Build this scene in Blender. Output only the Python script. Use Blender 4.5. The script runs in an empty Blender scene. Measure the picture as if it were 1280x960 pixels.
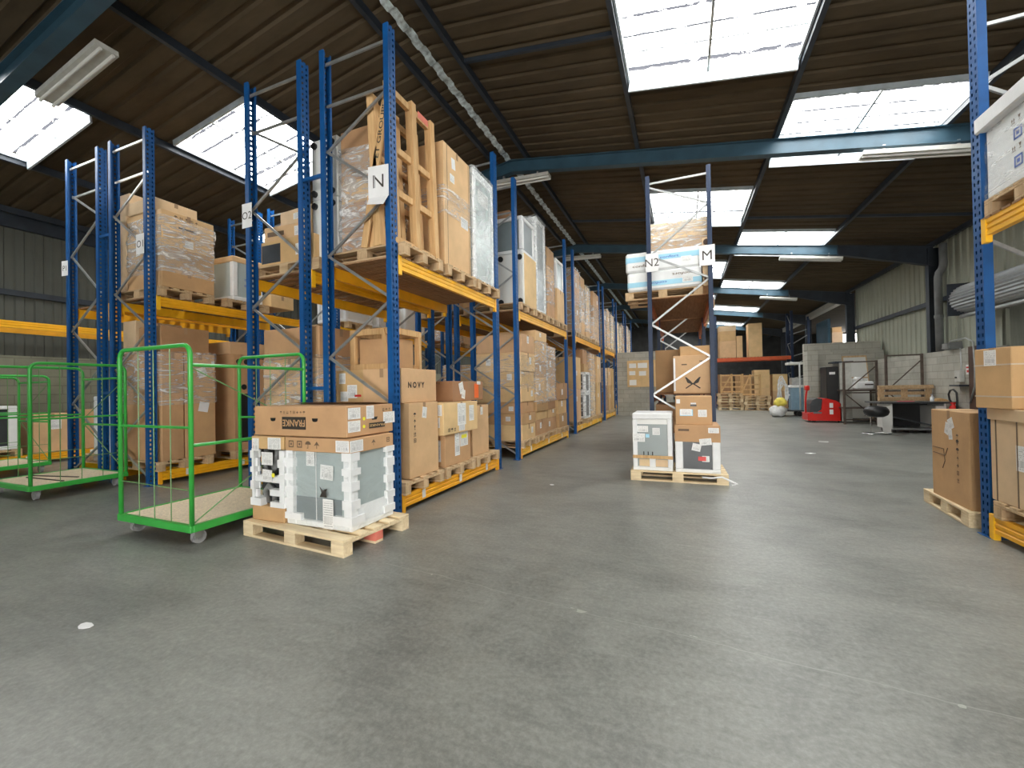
import bpy, math, random
from mathutils import Vector, Matrix
SC = bpy.context.scene
COL = SC.collection
RND = random.Random(11)
PI = math.pi

# ------------------------------------------------------------------ mesh builder
class MB:
    def __init__(s):
        s.v = []; s.f = []; s.m = []
    def add(s, vs, fs, m=0, M=None):
        b = len(s.v)
        for p in vs:
            s.v.append(tuple(M @ Vector(p)) if M is not None else tuple(p))
        for f in fs:
            s.f.append([b + i for i in f]); s.m.append(m)
        return s
    def box(s, a, b, m=0, ch=0.0, M=None):
        (x0, y0, z0), (x1, y1, z1) = a, b
        if ch <= 0:
            vs = [(x0,y0,z0),(x1,y0,z0),(x1,y1,z0),(x0,y1,z0),(x0,y0,z1),(x1,y0,z1),(x1,y1,z1),(x0,y1,z1)]
            return s.add(vs, [(0,3,2,1),(4,5,6,7),(0,1,5,4),(1,2,6,5),(2,3,7,6),(3,0,4,7)], m, M)
        c = min(ch, (x1-x0)*.4, (y1-y0)*.4, (z1-z0)*.4)
        X = (x0, x1); Y = (y0, y1); Z = (z0, z1)
        vs = []; idx = {}
        for i in (0,1):
            for j in (0,1):
                for k in (0,1):
                    sx = c if i == 0 else -c; sy = c if j == 0 else -c; sz = c if k == 0 else -c
                    for a_ in range(3):
                        p = [X[i]+sx, Y[j]+sy, Z[k]+sz]
                        p[a_] = (X[i], Y[j], Z[k])[a_]
                        idx[(i,j,k,a_)] = len(vs); vs.append(tuple(p))
        fs = []
        def q(*k): fs.append([idx[t] for t in k])
        q((0,0,0,0),(0,0,1,0),(0,1,1,0),(0,1,0,0)); q((1,0,0,0),(1,1,0,0),(1,1,1,0),(1,0,1,0))
        q((0,0,0,1),(1,0,0,1),(1,0,1,1),(0,0,1,1)); q((0,1,0,1),(0,1,1,1),(1,1,1,1),(1,1,0,1))
        q((0,0,0,2),(0,1,0,2),(1,1,0,2),(1,0,0,2)); q((0,0,1,2),(1,0,1,2),(1,1,1,2),(0,1,1,2))
        for i in (0,1):
            for j in (0,1):
                q((i,j,0,0),(i,j,1,0),(i,j,1,1),(i,j,0,1))
                q((i,0,j,0),(i,1,j,0),(i,1,j,2),(i,0,j,2))
                q((0,i,j,1),(1,i,j,1),(1,i,j,2),(0,i,j,2))
                for k in (0,1):
                    q((i,j,k,0),(i,j,k,1),(i,j,k,2))
        return s.add(vs, fs, m, M)
    def cyl(s, p0, p1, r, n=10, m=0, r1=None, cap=True):
        p0 = Vector(p0); p1 = Vector(p1); r1 = r if r1 is None else r1
        d = (p1-p0).normalized()
        a = d.orthogonal().normalized(); b = d.cross(a)
        vs = []
        for k in range(n):
            t = 2*PI*k/n; o = a*math.cos(t)+b*math.sin(t)
            vs.append(tuple(p0+o*r)); vs.append(tuple(p1+o*r1))
        fs = [(2*k, 2*((k+1) % n), 2*((k+1) % n)+1, 2*k+1) for k in range(n)]
        if cap:
            fs.append(tuple(2*k for k in reversed(range(n)))); fs.append(tuple(2*k+1 for k in range(n)))
        return s.add(vs, fs, m)
    def path(s, pts, r, n=8, m=0):
        pts = [Vector(p) for p in pts]
        vs = []; fs = []
        up = None
        for i, p in enumerate(pts):
            d = (pts[min(i+1, len(pts)-1)] - pts[max(i-1, 0)]).normalized()
            if up is None: up = d.orthogonal().normalized()
            up = (up - d*up.dot(d)).normalized(); sd = d.cross(up)
            for k in range(n):
                t = 2*PI*k/n
                vs.append(tuple(p + (up*math.cos(t)+sd*math.sin(t))*r))
        for i in range(len(pts)-1):
            for k in range(n):
                a = i*n+k; b = i*n+(k+1) % n
                fs.append((a, b, b+n, a+n))
        fs.append(tuple(reversed(range(n)))); fs.append(tuple(range(len(vs)-n, len(vs))))
        return s.add(vs, fs, m)
    def bar(s, p0, p1, w, h, m=0):
        """rectangular bar between two points, w sideways, h upward-ish"""
        p0 = Vector(p0); p1 = Vector(p1); d = p1-p0; L = d.length; d.normalize()
        up = Vector((0,0,1)) if abs(d.z) < .95 else Vector((1,0,0))
        sd = d.cross(up).normalized(); up = sd.cross(d)
        M = Matrix((( d.x, sd.x, up.x, p0.x), (d.y, sd.y, up.y, p0.y), (d.z, sd.z, up.z, p0.z), (0,0,0,1)))
        return s.box((0,-w/2,-h/2), (L,w/2,h/2), m, 0, M)
    def prism(s, pts, vec, m=0):
        n = len(pts); v = Vector(vec)
        vs = [tuple(p) for p in pts] + [tuple(Vector(p)+v) for p in pts]
        fs = [tuple(reversed(range(n))), tuple(range(n, 2*n))]
        fs += [(k, (k+1) % n, (k+1) % n + n, k+n) for k in range(n)]
        return s.add(vs, fs, m)
    def lathe(s, prof, n=20, m=0, c=(0,0,0)):
        vs = []; fs = []
        for r, z in prof:
            for k in range(n):
                t = 2*PI*k/n; vs.append((c[0]+r*math.cos(t), c[1]+r*math.sin(t), c[2]+z))
        for i in range(len(prof)-1):
            for k in range(n):
                a = i*n+k; b = i*n+(k+1) % n
                fs.append((a, b, b+n, a+n))
        fs.append(tuple(reversed(range(n)))); fs.append(tuple(range(len(vs)-n, len(vs))))
        return s.add(vs, fs, m)
    def mesh(s, name, mats, smooth=False):
        me = bpy.data.meshes.new(name)
        me.from_pydata(s.v, [], s.f)
        for mt in (mats if isinstance(mats, (list, tuple)) else [mats]): me.materials.append(mt)
        me.polygons.foreach_set('material_index', s.m)
        if smooth: me.polygons.foreach_set('use_smooth', [True]*len(s.f))
        me.update()
        return me
    def build(s, name, mats, parent=None, smooth=False, loc=None, rot=0.0):
        return link(name, s.mesh(name, mats, smooth), parent, loc, rot)

def link(name, me, parent=None, loc=None, rot=0.0):
    o = bpy.data.objects.new(name, me); COL.objects.link(o)
    if parent is not None: o.parent = parent
    if loc is not None: o.location = loc
    if rot: o.rotation_euler = (0, 0, rot)
    return o

LABELS = {}
def tag(o, label, cat, group=None):
    o['label'] = label; o['category'] = cat
    if group: o['group'] = group
    if label in LABELS: print('DUP LABEL', label)
    n = len(label.replace('-', ' ').split())
    if n > 16 or n < 4: print('LABEL LEN', n, label)
    LABELS[label] = o
    return o
def thing(name, label, cat, loc=(0,0,0), rot=0.0, group=None):
    o = bpy.data.objects.new(name, None); COL.objects.link(o)
    o.empty_display_size = .1
    o.location = loc; o.rotation_euler = (0,0,rot)
    return tag(o, label, cat, group)
def struct(o, label=None, cat=None):
    o['kind'] = 'structure'
    if label: o['label'] = label
    if cat: o['category'] = cat
    return o
def copy_tree(o, parent=None):
    c = o.copy(); COL.objects.link(c)
    if parent is not None: c.parent = parent
    for ch in list(o.children): copy_tree(ch, c)
    return c

# ------------------------------------------------------------------ materials
def nd(nt, t, ins=None, **props):
    n = nt.nodes.new(t)
    for k, v in props.items(): setattr(n, k, v)
    for k, v in (ins or {}).items():
        s = n.inputs[k]
        if isinstance(v, bpy.types.NodeSocket): nt.links.new(v, s)
        else: s.default_value = v
    return n
def newmat(name):
    m = bpy.data.materials.new(name); m.use_nodes = True
    nt = m.node_tree; nt.nodes.clear()
    out = nt.nodes.new('ShaderNodeOutputMaterial')
    return m, nt, out
def math_(nt, op, a, b=0.0, c=None):
    ins = {0: a, 1: b}
    if c is not None: ins[2] = c
    return nd(nt, 'ShaderNodeMath', ins, operation=op).outputs[0]
def ramp(nt, fac, stops, interp='LINEAR'):
    r = nt.nodes.new('ShaderNodeValToRGB'); r.color_ramp.interpolation = interp
    nt.links.new(fac, r.inputs[0])
    els = r.color_ramp.elements
    while len(els) < len(stops): els.new(.5)
    for e, (p, c) in zip(els, stops):
        e.position = p; e.color = (*c, 1) if len(c) == 3 else c
    return r.outputs[0]
def mixc(nt, fac, a, b, mode='MIX'):
    n = nt.nodes.new('ShaderNodeMix'); n.data_type = 'RGBA'; n.blend_type = mode
    for k, v in ((0, fac), (6, a), (7, b)):
        s = n.inputs[k]
        if isinstance(v, bpy.types.NodeSocket): nt.links.new(v, s)
        else: s.default_value = v if k == 0 else ((*v, 1) if len(v) == 3 else v)
    return n.outputs[2]
def coords(nt, which='Object', scale=(1,1,1), loc=(0,0,0)):
    tc = nt.nodes.new('ShaderNodeTexCoord')
    mp = nd(nt, 'ShaderNodeMapping', {0: tc.outputs[which], 'Scale': scale, 'Location': loc})
    return mp.outputs[0]
def noise(nt, vec, scale, detail=4, rough=.55, out=0):
    return nd(nt, 'ShaderNodeTexNoise', {'Vector': vec, 'Scale': scale, 'Detail': detail, 'Roughness': rough}).outputs[out]

def plain(name, col, rough=.5, metal=0.0, var=.12, nscale=6.0, bump=0.0, spec=.5, stretch=(1,1,1), rand=0.0, bscale=None):
    m, nt, out = newmat(name)
    co = coords(nt, 'Object', stretch)
    nz = noise(nt, co, nscale)
    dark = tuple(c*(1-var) for c in col); lite = tuple(min(1, c*(1+var)) for c in col)
    c = ramp(nt, nz, [(.3, dark), (.7, lite)])
    if rand:
        oi = nt.nodes.new('ShaderNodeObjectInfo')
        v = math_(nt, 'MULTIPLY_ADD', oi.outputs['Random'], 2*rand, 1-rand)
        h = math_(nt, 'MULTIPLY_ADD', oi.outputs['Random'], .022, .489)
        c = nd(nt, 'ShaderNodeHueSaturation', {'Hue': h, 'Value': v, 'Color': c}).outputs[0]
    b = nd(nt, 'ShaderNodeBsdfPrincipled', {'Base Color': c, 'Roughness': rough, 'Metallic': metal, 'Specular IOR Level': spec})
    if bump:
        bn = nd(nt, 'ShaderNodeBump', {'Strength': bump, 'Distance': .01, 'Height': noise(nt, co, bscale or nscale*6)})
        nt.links.new(bn.outputs[0], b.inputs['Normal'])
    nt.links.new(b.outputs[0], out.inputs[0])
    return m

def perforated(name, col):
    m, nt, out = newmat(name)
    tc = nt.nodes.new('ShaderNodeTexCoord')
    sp = nd(nt, 'ShaderNodeSeparateXYZ', {0: tc.outputs['Object']})
    ay = math_(nt, 'ABSOLUTE', sp.outputs[1])
    dy = math_(nt, 'ABSOLUTE', math_(nt, 'SUBTRACT', ay, .028))
    inc = math_(nt, 'LESS_THAN', dy, .011)
    fz = math_(nt, 'FRACT', math_(nt, 'MULTIPLY', sp.outputs[2], 15.0))
    inz = math_(nt, 'LESS_THAN', fz, .48)
    hole = math_(nt, 'MULTIPLY', inc, inz)
    nz = noise(nt, tc.outputs['Object'], 5.0)
    c = ramp(nt, nz, [(.3, tuple(x*.8 for x in col)), (.7, tuple(x*1.15 for x in col))])
    b = nd(nt, 'ShaderNodeBsdfPrincipled', {'Base Color': c, 'Roughness': .48, 'Specular IOR Level': .35})
    t = nt.nodes.new('ShaderNodeBsdfTransparent')
    mx = nd(nt, 'ShaderNodeMixShader', {0: hole, 1: b.outputs[0], 2: t.outputs[0]})
    nt.links.new(mx.outputs[0], out.inputs[0])
    return m

def paper_label(name, base=(.82,.82,.80), ink=(.06,.06,.07), seed=0.0, dens=.5):
    m, nt, out = newmat(name)
    tc = nt.nodes.new('ShaderNodeTexCoord')
    sp = nd(nt, 'ShaderNodeSeparateXYZ', {0: tc.outputs['Generated']})
    x, y = sp.outputs[0], sp.outputs[1]
    rows = math_(nt, 'FRACT', math_(nt, 'MULTIPLY', y, 13.0))
    inrow = math_(nt, 'LESS_THAN', rows, .45)
    rid = math_(nt, 'FLOOR', math_(nt, 'MULTIPLY', y, 13.0))
    oi = nt.nodes.new('ShaderNodeObjectInfo')
    cv = nd(nt, 'ShaderNodeCombineXYZ', {0: math_(nt, 'MULTIPLY', x, 26.0), 1: math_(nt, 'MULTIPLY', rid, 3.7), 2: math_(nt, 'MULTIPLY_ADD', oi.outputs['Random'], 50.0, seed)})
    words = math_(nt, 'GREATER_THAN', noise(nt, cv.outputs[0], 1.0, 1), 1-dens)
    txt = math_(nt, 'MULTIPLY', inrow, words)
    bc = nd(nt, 'ShaderNodeCombineXYZ', {0: math_(nt, 'MULTIPLY', x, 60.0), 1: seed, 2: math_(nt, 'MULTIPLY', oi.outputs['Random'], 30.0)})
    bars = math_(nt, 'GREATER_THAN', noise(nt, bc.outputs[0], 1.0, 0), .5)
    bz = math_(nt, 'MULTIPLY', math_(nt, 'LESS_THAN', math_(nt, 'ABSOLUTE', math_(nt, 'SUBTRACT', y, .3)), .13), math_(nt, 'LESS_THAN', math_(nt, 'ABSOLUTE', math_(nt, 'SUBTRACT', x, .5)), .38))
    notbar = math_(nt, 'SUBTRACT', 1.0, bz)
    ink_f = math_(nt, 'ADD', math_(nt, 'MULTIPLY', bz, bars), math_(nt, 'MULTIPLY', notbar, txt))
    mar = math_(nt, 'MULTIPLY', math_(nt, 'LESS_THAN', math_(nt, 'ABSOLUTE', math_(nt, 'SUBTRACT', x, .5)), .43), math_(nt, 'LESS_THAN', math_(nt, 'ABSOLUTE', math_(nt, 'SUBTRACT', y, .5)), .44))
    c = mixc(nt, math_(nt, 'MULTIPLY', math_(nt, 'MULTIPLY', ink_f, mar), .5), base, ink)
    b = nd(nt, 'ShaderNodeBsdfPrincipled', {'Base Color': c, 'Roughness': .45})
    nt.links.new(b.outputs[0], out.inputs[0])
    return m

def film_mat(name, lo=.06, hi=.55, scale=(3,3,22), gl=.12):
    m, nt, out = newmat(name)
    co = coords(nt, 'Object', scale)
    n1 = nd(nt, 'ShaderNodeTexNoise', {'Vector': co, 'Scale': 1.0, 'Detail': 6, 'Roughness': .6, 'Distortion': 2.2}).outputs[0]
    f = ramp(nt, n1, [(.40, (lo,)*3), (.50, (lo*2.2,)*3), (.57, (hi*.5,)*3), (.62, (hi,)*3), (.70, (hi*.4,)*3)])  # opaque white streaks paint the highlights of the wrinkled film
    bn = nd(nt, 'ShaderNodeBump', {'Strength': .9, 'Distance': .03, 'Height': n1})
    b = nd(nt, 'ShaderNodeBsdfPrincipled', {'Base Color': (.9,.92,.92,1), 'Roughness': gl, 'Specular IOR Level': .8, 'Normal': bn.outputs[0]})
    t = nt.nodes.new('ShaderNodeBsdfTransparent'); t.inputs[0].default_value = (.97,.98,.98,1)
    mx = nd(nt, 'ShaderNodeMixShader', {0: f, 1: t.outputs[0], 2: b.outputs[0]})
    nt.links.new(mx.outputs[0], out.inputs[0])
    return m

def floor_mat():
    m, nt, out = newmat('polished_concrete')
    tc = nt.nodes.new('ShaderNodeTexCoord'); P = tc.outputs['Object']
    big = noise(nt, P, .35, 5, .6)
    mid = noise(nt, P, 1.7, 6, .65)
    fine = noise(nt, P, 34, 5, .75)
    cloud = nd(nt, 'ShaderNodeTexNoise', {'Vector': P, 'Scale': .75, 'Detail': 12, 'Roughness': .68, 'Distortion': .5}).outputs[0]
    st = nd(nt, 'ShaderNodeMapping', {0: P, 'Scale': (1.5,5,1), 'Rotation': (0,0,.8)}).outputs[0]
    streak = nd(nt, 'ShaderNodeTexNoise', {'Vector': st, 'Scale': 1.6, 'Detail': 9, 'Roughness': .75, 'Distortion': .8}).outputs[0]
    c = ramp(nt, big, [(.3, (.20,.203,.198)), (.7, (.30,.302,.294))])
    c = mixc(nt, .68, c, ramp(nt, cloud, [(.40, (.075,.077,.077)), (.47, (.19,.192,.187)), (.54, (.30,.302,.294)), (.62, (.38,.38,.37))]))
    c = mixc(nt, .30, c, ramp(nt, mid, [(.32, (.14,.142,.14)), (.5, (.25,.252,.245)), (.72, (.36,.36,.35))]))
    c = mixc(nt, .25, c, ramp(nt, streak, [(.36, (.08,.08,.08)), (.5, (.25,.25,.245)), (.64, (.42,.42,.41))]))
    c = mixc(nt, .25, c, ramp(nt, fine, [(.34, (.06,.06,.06)), (.5, (.25,.25,.245)), (.66, (.5,.5,.49))]))
    # saw-cut joint across the aisle, with chipped pale spots
    sp = nd(nt, 'ShaderNodeSeparateXYZ', {0: P})
    wob = math_(nt, 'MULTIPLY', math_(nt, 'SUBTRACT', noise(nt, P, 2.2, 3), .5), .10)
    def line(a, b, cc, w, x0, x1):
        # a*x + b*y + cc = 0
        d = math_(nt, 'ADD', math_(nt, 'ADD', math_(nt, 'MULTIPLY', sp.outputs[0], a), math_(nt, 'MULTIPLY', sp.outputs[1], b)), cc)
        d = math_(nt, 'ABSOLUTE', math_(nt, 'ADD', d, wob))
        s = math_(nt, 'MULTIPLY', math_(nt, 'GREATER_THAN', sp.outputs[0], x0), math_(nt, 'LESS_THAN', sp.outputs[0], x1))
        return math_(nt, 'MULTIPLY', math_(nt, 'LESS_THAN', d, w), s)
    l1 = line(.1, 1, -2.45, .0035, -2.2, 3.2)
    chip = math_(nt, 'MULTIPLY', line(.1, 1, -2.45, .02, -2.2, 3.2), math_(nt, 'GREATER_THAN', noise(nt, P, 7, 2), .66))
    l2 = line(.12, 1, -11.2, .012, 2.0, 6.4)
    l3 = line(.75, 1, -13.2, .012, 2.2, 5.6)
    dark = math_(nt, 'MAXIMUM', l1, 0.0)
    c = mixc(nt, math_(nt, 'MULTIPLY', dark, .6), c, (.40,.40,.39))
    c = mixc(nt, math_(nt, 'MULTIPLY', chip, .8), c, (.5,.5,.48))
    c = mixc(nt, math_(nt, 'MULTIPLY', math_(nt, 'MAXIMUM', l2, l3), .5), c, (.07,.07,.07))
    # dropped specks
    vo = nd(nt, 'ShaderNodeTexVoronoi', {'Vector': P, 'Scale': 1.9})
    spk = math_(nt, 'LESS_THAN', vo.outputs['Distance'], .012)
    c = mixc(nt, math_(nt, 'MULTIPLY', spk, .6), c, (.55,.55,.53))
    r = ramp(nt, mid, [(.3, (.32,)*3), (.7, (.44,)*3)])
    bn = nd(nt, 'ShaderNodeBump', {'Strength': .12, 'Distance': .01, 'Height': fine})
    c = mixc(nt, 1.0, c, (.80,.815,.755), 'MULTIPLY')
    b = nd(nt, 'ShaderNodeBsdfPrincipled', {'Base Color': c, 'Roughness': r, 'Specular IOR Level': .6, 'Normal': bn.outputs[0]})
    nt.links.new(b.outputs[0], out.inputs[0])
    return m

def block_mat(name, swap=False, tone=(1,1,1)):
    m, nt, out = newmat(name)
    tc = nt.nodes.new('ShaderNodeTexCoord')
    sp = nd(nt, 'ShaderNodeSeparateXYZ', {0: tc.outputs['Object']})
    cv = nd(nt, 'ShaderNodeCombineXYZ', {0: sp.outputs[1 if swap else 0], 1: sp.outputs[2], 2: 0.0})
    br = nd(nt, 'ShaderNodeTexBrick', {'Vector': cv.outputs[0], 'Color1': (.42,.41,.35,1), 'Color2': (.53,.515,.45,1), 'Mortar': (.29,.28,.24,1),
            'Scale': 1.0, 'Mortar Size': .012, 'Brick Width': .5, 'Row Height': .2, 'Mortar Smooth': .3})
    n = noise(nt, tc.outputs['Object'], 2.2, 6, .65)
    c = mixc(nt, .45, br.outputs[0], ramp(nt, n, [(.3, (.24,.23,.195)), (.7, (.48,.47,.41))]))
    c = mixc(nt, 1.0, c, tone, 'MULTIPLY')
    n2 = noise(nt, tc.outputs['Object'], 60, 3)
    bn = nd(nt, 'ShaderNodeBump', {'Strength': .5, 'Distance': .01, 'Height': n2})
    b = nd(nt, 'ShaderNodeBsdfPrincipled', {'Base Color': c, 'Roughness': .9, 'Normal': bn.outputs[0]})
    nt.links.new(b.outputs[0], out.inputs[0])
    return m

def cladding_mat(name, c0, c1):
    m, nt, out = newmat(name)
    co = coords(nt, 'Object', (5,5,.5))
    n = noise(nt, co, 1.6, 7, .7)
    n2 = noise(nt, coords(nt, 'Object'), .9, 5)
    c = mixc(nt, .5, ramp(nt, n, [(.3, c0), (.7, c1)]), ramp(nt, n2, [(.3, c0), (.72, c1)]))
    rust = ramp(nt, noise(nt, coords(nt, 'Object', (1.2,1.2,.7)), 1.0, 6, .7), [(.62, (0,0,0)), (.74, (1,1,1))])
    c = mixc(nt, math_(nt, 'MULTIPLY', rust, .25), c, (.28,.2,.11))
    b = nd(nt, 'ShaderNodeBsdfPrincipled', {'Base Color': c, 'Roughness': .75})
    nt.links.new(b.outputs[0], out.inputs[0])
    return m

def cardboard(name, col, rand=.1):
    m, nt, out = newmat(name)
    tc = nt.nodes.new('ShaderNodeTexCoord')
    oi = nt.nodes.new('ShaderNodeObjectInfo')
    off = nd(nt, 'ShaderNodeVectorMath', {0: tc.outputs['Object'], 1: nd(nt, 'ShaderNodeCombineXYZ', {0: math_(nt, 'MULTIPLY', oi.outputs['Random'], 40.0)}).outputs[0]}, operation='ADD').outputs[0]
    n1 = noise(nt, off, 2.5, 5, .6)
    c = ramp(nt, n1, [(.3, tuple(x*.86 for x in col)), (.7, tuple(min(1, x*1.1) for x in col))])
    v = math_(nt, 'MULTIPLY_ADD', oi.outputs['Random'], 2*rand, 1-rand)
    h = math_(nt, 'MULTIPLY_ADD', oi.outputs['Random'], .02, .49)
    c = nd(nt, 'ShaderNodeHueSaturation', {'Hue': h, 'Value': v, 'Color': c}).outputs[0]
    n2 = noise(nt, off, 14, 3)
    bn = nd(nt, 'ShaderNodeBump', {'Strength': .15, 'Distance': .01, 'Height': n2})
    b = nd(nt, 'ShaderNodeBsdfPrincipled', {'Base Color': c, 'Roughness': .7, 'Specular IOR Level': .3, 'Normal': bn.outputs[0]})
    nt.links.new(b.outputs[0], out.inputs[0])
    return m

def wood(name, c0, c1, stretch=(1.5,20,20), rand=.12):
    m, nt, out = newmat(name)
    co = coords(nt, 'Object', stretch)
    n = nd(nt, 'ShaderNodeTexNoise', {'Vector': co, 'Scale': 1.5, 'Detail': 6, 'Roughness': .65, 'Distortion': .6}).outputs[0]
    c = ramp(nt, n, [(.3, c0), (.7, c1)])
    oi = nt.nodes.new('ShaderNodeObjectInfo')
    v = math_(nt, 'MULTIPLY_ADD', oi.outputs['Random'], 2*rand, 1-rand)
    c = nd(nt, 'ShaderNodeHueSaturation', {'Value': v, 'Color': c}).outputs[0]
    b = nd(nt, 'ShaderNodeBsdfPrincipled', {'Base Color': c, 'Roughness': .75, 'Specular IOR Level': .25})
    nt.links.new(b.outputs[0], out.inputs[0])
    return m

def roof_mat():
    m, nt, out = newmat('roof_sheet')
    n = noise(nt, coords(nt, 'Object', (.6,2.5,1)), 1.6, 7, .7)
    n2 = noise(nt, coords(nt, 'Object', (1,1,1)), .5, 4)
    c = mixc(nt, .5, ramp(nt, n, [(.3, (.05,.036,.022)), (.7, (.122,.092,.058))]), ramp(nt, n2, [(.3, (.048,.035,.021)), (.7, (.12,.092,.057))]))
    b = nd(nt, 'ShaderNodeBsdfPrincipled', {'Base Color': c, 'Roughness': .85, 'Specular IOR Level': .2})
    nt.links.new(b.outputs[0], out.inputs[0])
    return m

def rooflight_mat():
    m, nt, out = newmat('rooflight_sheet')
    tc = nt.nodes.new('ShaderNodeTexCoord')
    sp = nd(nt, 'ShaderNodeSeparateXYZ', {0: tc.outputs['Object']})
    n = noise(nt, coords(nt, 'Object', (5,5,1)), 1.6, 5, .7)
    yy = math_(nt, 'ADD', sp.outputs[1], math_(nt, 'MULTIPLY', math_(nt, 'SUBTRACT', n, .5), .05))
    f = math_(nt, 'FRACT', math_(nt, 'MULTIPLY', yy, 2.9))
    d = math_(nt, 'ABSOLUTE', math_(nt, 'SUBTRACT', f, .5))
    ln = math_(nt, 'LESS_THAN', d, .075)
    pat = math_(nt, 'GREATER_THAN', noise(nt, coords(nt, 'Object', (2.2,7,1)), 1.3, 4, .7), .41)
    k = math_(nt, 'MULTIPLY', ln, pat)
    c = mixc(nt, k, (.95,.97,.98), (.022,.023,.028))
    t = nd(nt, 'ShaderNodeBsdfTransparent', {0: c})
    g = nd(nt, 'ShaderNodeBsdfPrincipled', {'Base Color': (.8,.82,.84,1), 'Roughness': .3})
    mx = nd(nt, 'ShaderNodeMixShader', {0: .08, 1: t.outputs[0], 2: g.outputs[0]})
    nt.links.new(mx.outputs[0], out.inputs[0])
    return m

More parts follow.
